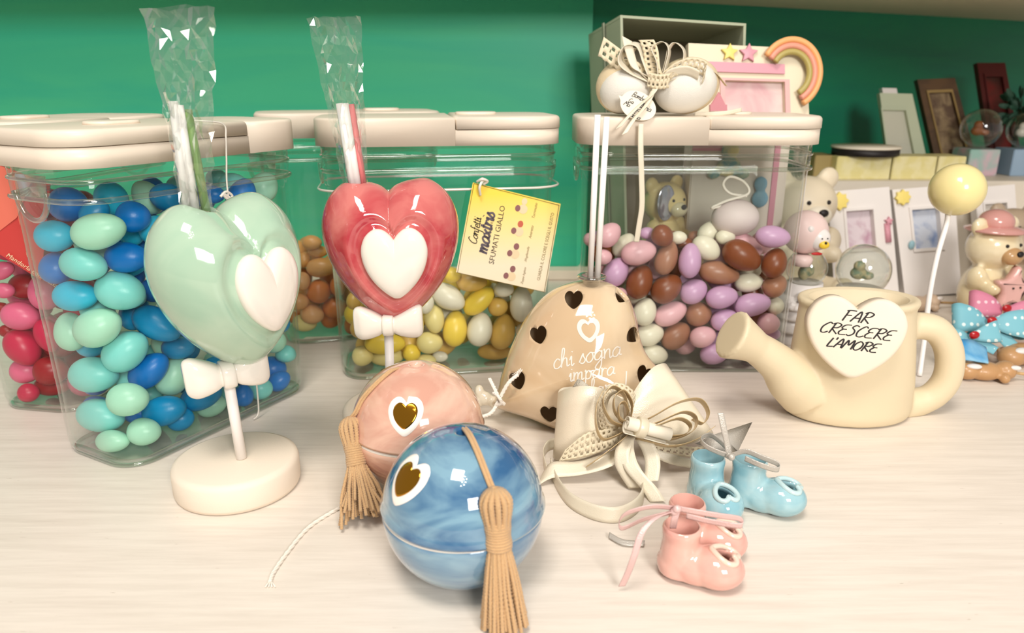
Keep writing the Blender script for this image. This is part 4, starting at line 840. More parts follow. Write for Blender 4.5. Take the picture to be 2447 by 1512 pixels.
# cotton string on the table, left of the boxes
mesh('cotton_cord', join(tw([gr(840, 1200, .1), gr(790, 1225, .1), gr(735, 1262, .1), gr(690, 1315, .1), gr(655, 1365, .1), gr(645, 1390, .1)], .06), *[tube([gr(646, 1385, .1), gr(634 + 8 * k, 1402, .08)], .035, 5, sm=False) for k in range(4)]), M_white, label='twisted white cotton cord trailing over the table, frayed end', category='cord')

# ================================================================== WATERING CAN
wc = V((24.0, 48.8, 0)); t = thing('watering_can', 'matte cream ceramic watering can with heart plaque reading FAR CRESCERE L\'AMORE', 'watering can', wc)
def ovl(prof): 
    return loft([[wc + V((rx * cos(2 * pi * k / 56) + ox, ry * sin(2 * pi * k / 56), z)) for k in range(56)] for rx, ry, z, ox in prof])
bod = ovl([(3.8, 2.5, .02, 0), (4.3, 2.95, .15, 0), (4.45, 3.1, .7, 0), (4.4, 3.05, 2.5, 0), (4.2, 2.9, 5, -.1), (3.95, 2.75, 7.2, -.2), (3.9, 2.7, 8.3, -.2), (3.7, 2.5, 8.55, -.2)])
e0, e1_, e2_, e3 = at(1925, 935, 48.2), at(1858, 868, 47.6), at(1800, 826, 47.2), at(1745, 797, 47.0)
spout = tube([e0, e0.lerp(e1_, .5) + V((0, 0, -.1)), e1_, e2_, e3], lambda s: float(np.interp(s, [0, .25, .5, .72, .8, .97, 1], [1.95, 1.75, 1.35, 1.12, 1.3, 1.78, 1.6])), 28, 8)
hd = [(2140, 790, 49.2), (2190, 778, 49), (2240, 790, 48.8), (2268, 840, 48.7), (2262, 905, 48.7), (2220, 950, 48.8), (2150, 968, 49)]
handle = tube(pr(hd), lambda s: float(np.interp(s, [0, .15, .5, .85, 1], [1.35, .95, .95, .95, 1.3])), 24, 8)
rimb = tube([wc + V((3.8 * cos(a) - .2, 2.6 * sin(a), 8.4)) for a in np.linspace(0, 2 * pi, 49)[:-1]], .3, 10, sm=False, closed=True)
can = blend([bod, spout, handle, rimb], .13, 8)
can = ([(x, y, max(z, 0)) for x, y, z in can[0]], can[1])
cav = ovl([(3.2, 2.1, 2.0, -.2), (3.3, 2.15, 7, -.2), (3.35, 2.2, 9.6, -.2)])
can = cut(can, recalc(cav)); mesh('can_body', can, M_cream, t)
hn = V((-.28, -.93, .20)).normalized(); hp0 = at(2044, 815, 45.2)
def hpl(px, py): r = ray(px, py); return EYE + r * ((hp0 - EYE).dot(hn) / r.dot(hn))
hC = hpl(2044, 806); hR = V((1, 0, 0)); hR = (hR - hn * hR.dot(hn)).normalized(); hR = Matrix.Rotation(-.06, 3, hn) @ hR; hU = hn.cross(hR); hk = depth(hC) / F
M_pl = mesh('heart_plaque', poly(heart2d(112 * hk, 94 * hk, 7, .66), frame3(hC, hR, hU, hn), -1.6, .05, .28), M_cream2, t)
for tx, px, py, ln, pen in (('FAR', 2044, 757, 62, .105), ('CRESCERE', 2042, 791, 160, .10), ("L'AMORE", 2034, 824, 112, .105)):
    P = hpl(px, py); X = Matrix.Rotation(-.05, 3, hn) @ hR; Y = hn.cross(X)
    mesh('lettering', place2(strokes(tx, ln * hk, pen, .32), frame3(P, X, Y * .8, hn), .07), M_dark, t, smooth=False)

# ================================================================== BALL ON A PICK
t = thing('ball_pick', 'pale yellow ball on a long curved white stick behind the can handle', 'decorative pick', gr(2197, 900))
bc_ = at(2287, 453, 58.5); mesh('ball', ell(bc_, (2.02, 2.1, 2.02), None, 40, 24), mat('pale_yellow_gloss', (238, 222, 158), .2, coat=.4, bump=.15, bscale=120), t)
gp_ = gr(2197, 898, .05); mesh('stick', tube([bc_ - V((.4, 0, 1.8)), at(2262, 535, 58.2), at(2240, 610, 57.5), at(2222, 700, 57), at(2210, 800, 56.6), gp_], .2, 12), M_stick, t)

# ================================================================== SACHET FAVOUR ON THE BROWN JAR LID
sY = 57.6; t = thing('sugared_egg_favour', 'two white eggs wrapped in cream tulle with ribbons and tag, on jar lid', 'favour', (at(1570, 285, sY).x, sY, 20.35))
eg = lambda px, py, a, b, ang, Y: ell(at(px, py, Y), (a * Y / F, 1.7, b * Y / F), Matrix.Rotation(-radians(ang), 3, 'Y'), 36, 22)
def lift(vf, z0): m_ = min(v[2] for v in vf[0]); d = z0 - m_; return [(v[0], v[1], v[2] + d) for v in vf[0]], vf[1]
M_tulle = mat('cream_tulle', (226, 206, 170), .85, bump=.6, bscale=1600, alpha=.9); M_eggw = mat('white_egg_under_tulle', (226, 222, 212), .6, bump=.5, bscale=1800)
for (a_, tu, lb) in (((1494, 228, 60, 52, 12, sY), (1490, 222, 64, 60, 15, sY + .5), 'l'), ((1637, 222, 72, 56, 18, sY), (1640, 217, 74, 62, 12, sY + .5), 'r')):
    e_ = mesh('white_egg', lift(eg(*a_), 20.42), M_eggw, t); mesh('tulle_wrap', lift(eg(*tu), 20.36), M_tulle, t)
kn = (1568, 195, sY - 1.0)
def strip(path, w, m, nm, dv, lace=0, th=.03):
    P = pr(path); w_ = V(dv).normalized() * (w / 2); mesh(nm, ribbon([p - w_ for p in P], [p + w_ for p in P], th, 8, lace), m, t)
Yk = sY - 1.2
for q, w, dv, lc, m in (
    ([(1568, 198, Yk), (1545, 180, Yk - .2), (1520, 165, Yk - .3), (1505, 125, Yk), (1498, 92, Yk + .3)], .85, (1, 0, -.5), 0, M_satin2),
    ([(1560, 195, Yk), (1510, 172, Yk), (1482, 145, Yk), (1495, 108, Yk + .2), (1525, 108, Yk + .4), (1540, 145, Yk + .3), (1555, 185, Yk)], .95, (.5, 1, .3), 0, M_satin2),
    ([(1562, 200, Yk), (1530, 170, Yk + .3), (1510, 135, Yk + .4), (1520, 115, Yk + .6), (1535, 130, Yk + .5), (1548, 170, Yk + .2)], .85, (.5, 1, 0), 0, M_satin2),
    ([(1560, 198, Yk + .3), (1510, 165, Yk + .4), (1470, 135, Yk + .6), (1436, 110, Yk + .8)], 1.3, (.3, 0, 1), 6, M_lace),
    ([(1570, 195, Yk), (1560, 160, Yk), (1555, 120, Yk), (1545, 95, Yk + .2)], 1.1, (1, -.5, 0), 6, M_lace),
    ([(1575, 195, Yk), (1572, 150, Yk - .2), (1560, 115, Yk), (1585, 100, Yk + .3), (1600, 120, Yk + .3), (1592, 160, Yk), (1582, 192, Yk)], 1.0, (.4, 1, 0), 0, M_satin2),
    ([(1578, 195, Yk + .1), (1592, 150, Yk + .3), (1600, 115, Yk + .5), (1615, 102, Yk + .9), (1635, 120, Yk + 1), (1632, 148, Yk + .8), (1600, 165, Yk + .4)], .85, (.5, 1, 0), 0, M_satin2),
    ([(1572, 198, Yk), (1610, 168, Yk - .4), (1650, 155, Yk - .6), (1685, 165, Yk - .6), (1680, 185, Yk - .9)], 1.1, (0, -.5, 1), 6, M_lace),
    ([(1575, 200, Yk - .1), (1600, 175, Yk - .3), (1640, 168, Yk - .5), (1670, 180, Yk - .7)], .7, (0, -.6, 1), 0, M_satin2),
    ([(1580, 200, Yk), (1640, 180, Yk + .2), (1700, 170, Yk + .8), (1735, 205, Yk + 1.2)], .5, (0, 1, 0), 0, M_tulle),
    ([(1568, 205, Yk - .5), (1558, 225, Yk - .9), (1530, 250, Yk - 1.3), (1495, 285, Yk - 1.7), (1478, 305, Yk - 2.0)], .55, (1, 0, .5), 0, M_satin2),
    ([(1562, 215, Yk - .7), (1545, 250, Yk - 1.2), (1515, 285, Yk - 1.8), (1492, 320, Yk - 2.2)], .5, (1, 0, .5), 0, M_satin2),
    ([(1660, 272, sY), (1700, 272, sY), (1740, 269, sY + .1), (1772, 262, sY + .4)], .3, (0, 0, 1), 0, M_satin2)):
    strip(q, w, m, 'ribbon_strand', dv, lc)
strip([(1548, 190, Yk - .5), (1575, 195, Yk - .8), (1600, 192, Yk - .5)], 1.0, M_lace, 'lace_knot', (0, -.2, 1), 6, .06)
tc_ = at(1523, 252, Yk - 1.05); tN = V((.1, -.95, .25)).normalized(); tR = Matrix.Rotation(.42, 3, tN * 1) @ V((1, 0, 0)); tR = (tR - tN * tR.dot(tN)).normalized(); tR = Matrix.Rotation(-.8, 3, tN) @ tR; tU = tN.cross(tR)
tg_ = [(1.36 * cos(a) * (1 + .05 * cos(a)), 1.0 * sin(a)) for a in np.linspace(0, 2 * pi, 41)[:-1]]; tg_[20] = (-1.55, .12)
tgo = mesh('egg_tag', poly(tg_, frame3(tc_, tR, tU, tN), -.03, .02), M_paper, t, smooth=False)
tf = lambda x, y: frame3(tc_ + tR * x + tU * y, tR, tU, tN)
for tx, x, y, ln in (('Bombo', -.15, .62, .9), ("'", .55, .35, .05), ('Ga', -.55, .1, .35), ('lleria', .62, .12, .75), ('Ma', -.75, -.2, .4), ('ria', .1, -.2, .4), ('e', 0, -.45, .12), ('doria', .15, -.75, .65)):
    mesh('tag_lettering', place2(strokes(tx, ln * 1.15, .05, .3), tf(x, y), .03), M_dark, t, smooth=False)
hp_ = pr([(1532, 296, 55.0), (1531, 350, 54.9), (1533, 420, 55.0), (1534, 490, 55.1), (1527, 540, 55.2), (1521, 578, 55.3)]); w_ = V((.2, 0, 0))
mesh('hanging_ribbon', ribbon([p - w_ for p in hp_], [p + w_ for p in hp_], .03), M_satin2, label='narrow white ribbon hanging from the egg favour down the jar front', category='ribbon')

# pale egg favour with cord loop resting on the almonds
eC = V((at(1757, 520, 59.5))); t = thing('egg_favour', 'large pale lilac egg with looped white cord resting on the brown-and-pink almonds', 'favour', eC)
mesh('egg', ell(eC, (1.9, 1.5, 1.5), None, 32, 20), mat('pale_lilac_matte', (222, 206, 204), .55), t)
mesh('cord_loop', tube([at(1745, 487, 59.3), at(1700, 497, 59.2), at(1735, 480, 59), at(1788, 462, 59), at(1778, 435, 59.2), at(1745, 422, 59.4), at(1728, 440, 59.4), at(1745, 462, 59.2), at(1785, 468, 59)], .11, 8), M_white, t)

# ================================================================== THINGS BEHIND
def bil(q, th=.5):
    TL, TR_, BR, BL = q; n = (TR_ - TL).cross(BL - TL).normalized(); n = n if n.y < 0 else -n
    return (lambda u, v, w: (TL.lerp(TR_, u)).lerp(BL.lerp(BR, u), v) + n * w), n
def slab4(B, u0, u1, v0, v1, w0, w1): return loft([[B(u0, v0, w0), B(u1, v0, w0), B(u1, v1, w0), B(u0, v1, w0)], [B(u0, v0, w1), B(u1, v0, w1), B(u1, v1, w1), B(u0, v1, w1)]])
def picframe(label, q, m, win, mpic, th=1.2, group=None, cat='photo frame', lip=None):
    B, n = bil(q); c = B(.5, 1, 0); t = thing('photo_frame', label, cat, c, group); u0, u1, v0, v1 = win
    mesh('frame', join(slab4(B, 0, 1, 0, v0, -th, 0), slab4(B, 0, 1, v1, 1, -th, 0), slab4(B, 0, u0, v0, v1, -th, 0), slab4(B, u1, 1, v0, v1, -th, 0)), m, t, smooth=False)
    e = .04; mesh('frame_moulding', join(slab4(B, u0 - e, u1 + e, v0 - e * .7, v0, 0, .18), slab4(B, u0 - e, u1 + e, v1, v1 + e * .7, 0, .18), slab4(B, u0 - e, u0, v0, v1, 0, .18), slab4(B, u1, u1 + e, v0, v1, 0, .18)), lip or m, t, smooth=False)
    mesh('picture', slab4(B, u0, u1, v0, v1, -th * .9, -th * .45), mpic, t, smooth=False); return t, B, n
def star(B, u, v, R, w, th, n=5, inner=.5):
    c = B(u, v, w); e1 = (B(u + .01, v, w) - c).normalized(); nn = (B(u, v, w + 1) - c).normalized(); e2 = nn.cross(e1)
    o = [((R if k % 2 == 0 else R * inner) * sin(pi * k / n), (R if k % 2 == 0 else R * inner) * cos(pi * k / n)) for k in range(2 * n)]
    return poly(o, frame3(c, e1, e2, nn), 0, th, .1)
M_fw = mat('white_resin', (232, 226, 222), .3, coat=.2); M_py = mat('pastel_yellow', (238, 216, 120), .4); M_pp = mat('pastel_pink', (214, 150, 164), .4); M_pbl = mat('pastel_blue', (150, 188, 200), .4)
M_pic1 = mat('mauve_picture', (180, 140, 158), .4, mottle=(214, 200, 206), mscale=60); M_pic2 = mat('blue_picture', (122, 142, 182), .4, mottle=(196, 202, 214), mscale=60)
GF = 'white resin photo frames leaning on the white step'
t, B, n = picframe('white photo frame with yellow sun and pink bow, mauve picture, behind snow globe', [at(1977, 458, 82), at(2125, 446, 82), at(2148, 699, 79.3), at(1995, 707, 79.3)], M_fw, (.27, .70, .2, .56), M_pic1, 1.5, GF)
mesh('sun_ornament', join(star(B, .17, .1, 1.05, 0, .4, 8, .75)), M_py, t); mesh('bow_ornament', join(star(B, .93, .32, .5, 0, .4), slab4(B, .86, .94, .34, .52, .0, .3)), M_pp, t)
t, B, n = picframe('white photo frame with yellow sun, blue picture and blue balloon, right of its twin', [at(2132, 453, 82), at(2280, 441, 82), at(2298, 700, 79.3), at(2163, 710, 79.3)], M_fw, (.27, .72, .2, .56), M_pic2, 1.5, GF)
mesh('sun_ornament', star(B, .14, .08, .9, 0, .4, 8, .75), M_py, t); mesh('balloon_ornament', ell(B(.2, .52, .2), (.35, .25, .5)), M_pbl, t)
t, B, n = picframe('white photo frame with pale picture behind the yellow ball', [at(2330, 448, 86), at(2425, 440, 86), at(2440, 650, 84), at(2345, 655, 84)], M_fw, (.2, .75, .2, .8), mat('pale_picture', (214, 206, 196), .4), 1.2, GF)
mesh('wall_step', poly([(30, 88), (96, 88), (96, 129), (30, 98)], lambda x, y, z: V((x, y, z)), 0, 11.6), mat('step_paint', (222, 212, 196), .5), label='white painted display step behind the photo frames', category='display step', smooth=False)

def teddy(label, base, h, yaw, m, mm, group=None, cat='teddy figurine', hat=None, starm=None, noseheart=False, body=True):
    k = h / 9.4; base = V(base); c, s = cos(yaw), sin(yaw); T3 = lambda v: base + V((c * v[0] - s * v[1], s * v[0] + c * v[1], v[2])) * k
    tr = lambda vf: ([T3(v) for v in vf[0]], vf[1]); t = thing('teddy_figurine', label, cat, base, group)
    P = [ell((0, 0, 2.7), (2.2, 1.9, 2.7)), ell((0, -.1, 6.7), (2.3, 2.0, 2.0)), ell((-1.75, .1, 8.45), (.8, .5, .8)), ell((1.75, .1, 8.45), (.8, .5, .8))]
    for q in (-1, 1): P += [ell((q * 1.95, -.7, 4.2), (.75, .9, 1.0)), ell((q * 1.5, -1.7, 3.5), (.7, .95, .65)), ell((q * 1.7, -2.1, .95), (.95, 1.6, .93)), ell((q * 1.85, -3.1, 1.1), (.9, .6, 1.05))]
    b = blend(P, .17, 5); b = ([(x, y, max(z, 0)) for x, y, z in b[0]], b[1]); mesh('bear_body', tr(b), m, t)
    mesh('muzzle', tr(ell((0, -1.95, 6.2), (.98, .75, .75))), mm, t)
    mesh('nose', tr(ell((0, -2.65, 6.5), (.34, .2, .26))), M_dark, t)
    mesh('eye', tr(ell((-.72, -1.93, 7.1), .15)), M_dark, t); mesh('eye', tr(ell((.72, -1.93, 7.1), .15)), M_dark, t)
    if hat: mesh('hat', tr(join(ell((0, .1, 8.75), (1.45, 1.4, 1.1)), lathe([(1.2, 8.25), (2.35, 8.05), (2.4, 8.2), (1.3, 8.5)], (0, 0, 0), 32))), hat, t)
    if starm:
        o = [((2.0 if q % 2 == 0 else 1.15) * sin(pi * q / 5 + .1), (2.0 if q % 2 == 0 else 1.15) * cos(pi * q / 5 + .1)) for q in range(10)]
        st = mesh('held_star', tr(poly([tuple(p) for p in cr(o, 3, True)], frame3((0, -2.55, 3.5), (1, 0, 0), (0, 0, 1), (0, -1, 0)), -.4, .35, .3)), starm, t)
        mesh('star_eye', tr(ell((-.4, -2.95, 3.7), .09)), M_dark, t); mesh('star_eye', tr(ell((.4, -2.95, 3.7), .09)), M_dark, t)
    return t, T3
M_bc = mat('cream_glazed_bear', (226, 208, 166), .22, coat=.5, mottle=(236, 222, 190), mscale=30); M_tan = mat('tan_muzzle', (190, 150, 104), .3, coat=.4)
M_gb = mat('warm_grey_bear', (176, 156, 134), .4); M_pk = mat('dusty_pink_glaze', (206, 150, 142), .22, coat=.5); M_pst = mat('pink_star_glaze', (228, 178, 170), .2, coat=.6)
bx = at(2345, 720, 70.5); teddy('cream glazed teddy with pink hat hugging a pink star, right of frames', (bx.x, 70.5, 0), 10.6, radians(18), M_bc, M_tan, hat=M_pk, starm=M_pst)
for px, Y, h, lb in ((2432, 75, 9.2, 'grey-beige teddy at right edge, behind the bear with the hat'), (2405, 80.5, 10.4, 'grey-beige teddy far back, peeping over the others at the right')):
    p = at(px, 600, Y); teddy(lb, (p.x, Y, 0), h, .1, M_gb, mat('pale_muzzle', (220, 206, 188), .4), group='grey teddies at the right edge')
p = at(1925, 430, 79); teddy('white teddy with dark nose peering over the right end of the brown jar', (p.x, 79, 0), 14.4, radians(10), mat('offwhite_bear', (228, 214, 188), .4), mat('white_muzzle', (236, 226, 206), .4))
p = at(1588, 480, 67); tt, T3 = teddy('yellow teddy with oval mirror seen through the brown jar', (p.x, 67.2, 6.2), 8.6, radians(35), mat('butter_bear', (232, 206, 150), .3, coat=.3), M_bc)
mesh('oval_mirror', ell(at(1592, 485, 65.3), (1.0, .15, 1.6), Matrix.Rotation(.5, 3, 'Z')), mat('mirror_face', (190, 190, 205), .12, metal=.8), tt)
mesh('seat_block', box((p.x, 67.6, 3.05), (5.4, 3.2, 6.1), bev=.5), mat('lilac_block', (206, 170, 190), .5), label='lilac pink block under the yellow teddy, behind the brown jar', category='block')

# snow globe with sleeping bear, and bear lantern figurine beside the jar
def globe(label, c, R, mbase, fig, group=None, hb=None):
    c = V(c); t = thing('snow_globe', label, 'snow globe', (c.x, c.y, 0 if hb is None else hb)); zb = (0 if hb is None else hb)
    mesh('globe', ell(c, R, None, 48, 32), M_glass, t)
    mesh('globe_base', lathe([(R * .95, zb), (R * 1.02, zb + .3), (R * .95, zb + (c.z - R - zb) * .6), (R * .88, c.z - R * .72), (R * .6, c.z - R * .8), (.01, c.z - R * .98)], (c.x, c.y, 0), 48), mbase, t)
    if fig: mesh('figure', fig(c), mat('tiny_figure', (186, 176, 140), .5, mottle=(120, 140, 120), mscale=200), t)
    return t
fg = lambda c: blend([ell(c + V((-.4, 0, -.3)), (.8, .6, .6)), ell(c + V((-.5, -.2, .45)), (.55, .5, .5)), ell(c + V((.4, -.2, -.5)), (.6, .4, .4))], .12, 3)
g1 = at(2063, 645, 67.5); t = globe('clear snow globe on white base standing in front of white frames', g1, 2.45, M_fw, fg)
mesh('blue_motif', tube([g1 + V((-.9, -2.35, -3.6)), g1 + V((-.5, -2.45, -3.1)), g1 + V((-.1, -2.5, -3.3)), g1 + V((-.3, -2.45, -3.8))], .1, 6), M_pbl, t)
g2 = at(1928, 640, 64.5); hd2 = at(1925, 555, 64.5)
t = globe('white stacked figurine with pink-hooded bear above a small glass globe', g2, 1.75, M_fw, lambda c: blend([ell(c + V((-.3, -.2, -.4)), (.5, .5, .7)), ell(c + V((.3, 0, -.2)), (.4, .4, .6))], .12, 3))
M_hood = mat('pale_pink_hood', (232, 206, 200), .35); mesh('pink_hood', ell(hd2, (1.95, 1.8, 1.95)), M_hood, t)
mesh('bear_face', ell(hd2 + V((.75, -1.15, -.35)), (1.0, .75, 1.0)), M_fw, t); mesh('hood_ear', ell(hd2 + V((-.2, -1.45, .55)), .35), M_fw, t)
mesh('yellow_muzzle', ell(hd2 + V((1.0, -1.85, -.75)), (.45, .2, .35)), mat('yellow_muzzle', (236, 200, 60), .4), t); mesh('nose', ell(hd2 + V((1.05, -2.02, -.55)), .12), M_dark, t)
mesh('eye', ell(hd2 + V((.75, -1.88, -.2)), .07), M_dark, t); mesh('eye', ell(hd2 + V((1.25, -1.8, -.2)), .07), M_dark, t)
mesh('red_bow', ell(hd2 + V((.6, -1.5, -1.6)), (.5, .15, .14)), mat('red_bow', (190, 30, 30), .4), t); mesh('collar', lathe([(.8, 0), (.9, .6), (.7, .9)], (g2.x - .9, g2.y - 1.0, g2.z + .5), 24), M_hood, t)
mesh('stacked_tiers', join(*[lathe([(1.9 + .1 * (q % 2), z), (2.0, z + .25), (1.75, z + .6), (1.7, z + 1.1)], (g2.x - .6, g2.y, 0), 40) for q, z in enumerate((0, 1.15, 2.3, 3.3))]), M_fw, t)
mesh('white_roses', join(*[ell((g2.x - 1.2 + .7 * cos(a * 1.3), g2.y - 2.0, 3.9 + .55 * sin(a * 1.9) + .1 * a), .33) for a in range(6)]), M_fw, t)

# tall grey open box and gift box behind the brown jar, rainbow frame
off = at(1407, 82, 81) - at(1482, 36, 70); q = [at(1482, 36, 70), at(1783, 56, 71), at(1765, 728, 71), at(1500, 728, 70)]; q[2].z = q[3].z = .1
t = thing('open_box', 'tall pale grey-green cardboard box standing open on its side behind jar', 'box', (q[3].x, 70, 0)); M_gx = mat('grey_green_card', (176, 182, 156), .7); M_gx2 = mat('box_lining', (168, 156, 134), .8)
bq = [p + off for p in q]; bq[2].z = bq[3].z = .1
pan = lambda a, b, c, d, n_: quadslab([a, b, c, d], .22, n_)
mesh('box_panel', pan(q[0], bq[0], bq[3], q[3], V((1, 0, 0))), M_gx, t, smooth=False); mesh('box_panel', pan(q[1], bq[1], bq[2], q[2], V((-1, 0, 0))), M_gx, t, smooth=False)
mesh('box_panel', pan(q[0], q[1], bq[1], bq[0], V((0, 0, -1))), M_gx, t, smooth=False); mesh('box_back', pan(bq[0], bq[1], bq[2], bq[3], V((0, 1, 0))), M_gx2, t, smooth=False)
ls = lambda k: [q[0].lerp(bq[0], k) + V((-.12, 0, .1)), q[3].lerp(bq[3], k) + V((-.12, 0, 0))]
a_, b_2 = ls(.42), ls(.46); mesh('lid_seam', loft([[a_[0], b_2[0], b_2[1], a_[1]], [p + V((-.15, 0, 0)) for p in (a_[0], b_2[0], b_2[1], a_[1])]]), mat('seam_card', (140, 146, 124), .7), t, smooth=False)
gx0, gx1 = at(1652, 400, 66.2).x, at(1884, 400, 66.2).x
t = thing('gift_box', 'white gift box with pink bands behind the brown jar', 'box', ((gx0 + gx1) / 2, 68, 0)); mesh('box_body', box(((gx0 + gx1) / 2, 67.9, 9.2), (gx1 - gx0, 3.2, 18.4), bev=.12), mat('gift_box_card', (222, 208, 196), .45), t, smooth=False)
mesh('pink_band', join(box((gx0 + 1.3, 66.24, 17.2), (2.6, .1, .5)), box((gx1 - 1.1, 66.24, 10.5), (.5, .1, 15))), mat('band_pink', (206, 140, 156), .45), t, smooth=False)
cl = at(1745, 400, 65.6); cl.z = 17.2
mesh('clown_relief', blend([ell((cl.x, 66.0, 17.0), (.8, .35, .7)), ell((cl.x, 66.0, 15.6), (1.1, .35, .9)), ell((cl.x - 1.3, 66, 15.0), (.6, .3, .5)), ell((cl.x + 1.3, 66, 15.0), (.6, .3, .5))], .12, 3), mat('teal_relief', (110, 158, 160), .4, mottle=(220, 206, 150), mscale=90), t)
mesh('blue_relief', blend([ell(at(1818, 440, 66), (.6, .3, .7)), ell(at(1816, 475, 66), (.75, .3, .8))], .12, 3), mat('blue_relief', (128, 172, 196), .4), t)
t, B, n = picframe('cream and pink photo frame with rainbow and two stars, above jar lid', [at(1645, 103, 68.8), at(1928, 116, 68.8), at(1935, 318, 67.5), at(1647, 318, 67.5)], mat('cream_frame', (228, 216, 188), .45), (.30, .80, .40, .93), mat('pink_scene', (226, 206, 200), .5, mottle=(206, 150, 158), mscale=26), 1.0, lip=mat('rose_lip', (222, 176, 172), .45))
mesh('pink_bar', slab4(B, .0, .8, .2, .31, 0, .25), M_pp, t, smooth=False)
mesh('star_ornament', star(B, .34, .09, .78, 0, .35), M_py, t); mesh('star_ornament', star(B, .5, .09, .85, 0, .35), M_pp, t)
for r0, m in ((2.55, mat('rainbow_peach', (232, 170, 110), .4)), (2.1, mat('rainbow_pink', (222, 152, 130), .4)), (1.65, mat('rainbow_olive', (176, 160, 92), .4))):
    rc_ = at(1885, 178, 68.2) + n * .4; e1 = (B(.6, .5, 0) - B(.5, .5, 0)).normalized(); e2 = n.cross(e1)
    mesh('rainbow_arc', tube([rc_ + e1 * (r0 * cos(a)) + e2 * (r0 * 1.12 * sin(a)) for a in np.linspace(2.6, -1.05, 26)], .27, 12, 2), m, t)
mesh('pink_house', join(slab4(B, .17, .31, .68, .9, 0, .3), star(B, .24, .64, .8, 0, .3, 3, .5)), mat('house_pink', (206, 132, 140), .5), t, smooth=False)

# on the white step
M_yb = mat('pastel_yellow_card', (230, 218, 150), .5, mottle=(238, 228, 176), mscale=90); sz = 11.6
for k, (x0, x1, Y, m, lb) in enumerate(((1945, 1996, 91, mat('khaki_card', (170, 150, 96), .6), 'khaki box end at the left of the yellow boxes on step'), (1998, 2130, 89.4, M_yb, 'pale yellow patterned box on the step, longest one'), (2132, 2238, 89.4, M_yb, 'pale yellow patterned box on the step, in the middle of three'),
        (2240, 2308, 89.4, M_yb, 'pale yellow patterned box on the step, right-hand short one'), (2312, 2386, 93, mat('pastel_mix_card', (160, 200, 190), .5, mottle=(220, 190, 200), mscale=40), 'pastel green and pink base under the amber globe'), (2416, 2490, 93, mat('pastel_blue_card', (160, 186, 210), .5), 'pastel blue base under the clear globe at right edge'))):
    a, b = at(x0, 400, Y), at(x1, 400, Y); mesh('gift_box', box(((a.x + b.x) / 2, Y + 2, sz + 1.35 + .25 * (k > 3)), (b.x - a.x - .1, 3.9, 2.7 + .5 * (k > 3)), bev=.08), m, smooth=False, label=lb, category='box', group='small boxes on the white step')
dc = at(2070, 355, 91.4); t = thing('round_stand', 'flat round stand with white top and black side on yellow boxes', 'stand', (dc.x, 91.4, 14.3))
mesh('stand_side', lathe([(3.7, 14.32), (3.8, 14.4), (3.8, 15.1), (3.0, 15.15)], (dc.x, 91.6, 0), 48), M_dark, t); mesh('stand_top', lathe([(3.9, 15.15), (3.95, 15.25), (3.9, 15.4), (.1, 15.42)], (dc.x, 91.6, 0), 48), M_paper, t)
t, B, n = picframe('pale green and white photo frame behind the round stand', [at(2102, 222, 97.5), at(2180, 224, 97.5), at(2225, 425, 95.5), at(2130, 425, 95.5)], mat('pale_green_resin', (196, 204, 176), .4), (.0001, .68, .2, .95), mat('grey_card_picture', (206, 204, 186), .5), .8)
mesh('frame_crest', slab4(B, .1, .55, -.06, .0, -.8, 0), M_fw, t, smooth=False)
picframe('dark brown wooden photo frame leaning back on the step', [at(2192, 190, 99.5), at(2282, 186, 99.5), at(2345, 425, 96.8), at(2245, 425, 96.8)], mat('brown_wood', (92, 66, 40), .4, mottle=(70, 50, 32), mscale=40), (.2, .8, .14, .86), mat('brown_photo', (150, 128, 96), .4, mottle=(96, 74, 56), mscale=60), .9, lip=mat('brass_lip', (150, 124, 74), .4))
picframe('dark red photo frame in the shade at far right', [at(2335, 150, 106), at(2402, 150, 106), at(2450, 425, 103), at(2375, 425, 103)], mat('dark_red_wood', (84, 16, 12), .4), (.2, .8, .12, .88), mat('red_photo', (110, 20, 14), .4, mottle=(70, 30, 20), mscale=40), .9)
g = at(2340, 330, 95); t = thing('glass_ball', 'amber glass ball with tiny bear on the step', 'glass ball', (g.x, 95, 14.85)); g.z = 17.25; mesh('ball', ell(g, 2.35, None, 40, 26), M_glass, t); mesh('figure', fg(g), mat('amber_figure', (150, 84, 40), .5), t)
g = at(2448, 328, 95); t = thing('glass_ball', 'clear glass ball cut off by the right photo edge', 'glass ball', (g.x, 95, 14.85)); g.z = 17.05; mesh('ball', ell(g, 2.15, None, 40, 26), M_glass, t); mesh('figure', fg(g), M_fw, t)
pc_ = at(2440, 262, 98); t = thing('artificial_plant', 'dark green bushy plant in the shade at top right', 'plant', (pc_.x, 98, 11.6)); rng = random.Random(4); L_ = []
for k in range(70):
    d = V((rng.gauss(0, 1), rng.gauss(0, 1), rng.gauss(0, 1))).normalized(); p = pc_ + d * rng.uniform(.8, 2.9); e = ell(p, (.75, .12, .35), d.to_track_quat('X', 'Z').to_matrix(), 8, 5); L_.append(e)
mesh('leaves', join(*L_), mat('dark_leaf', (36, 74, 56), .6), t, smooth=False); mesh('stem', tube([V((pc_.x, 98, 11.6)), pc_], .3, 8, sm=False), mat('stem_green', (50, 60, 34), .6), t)

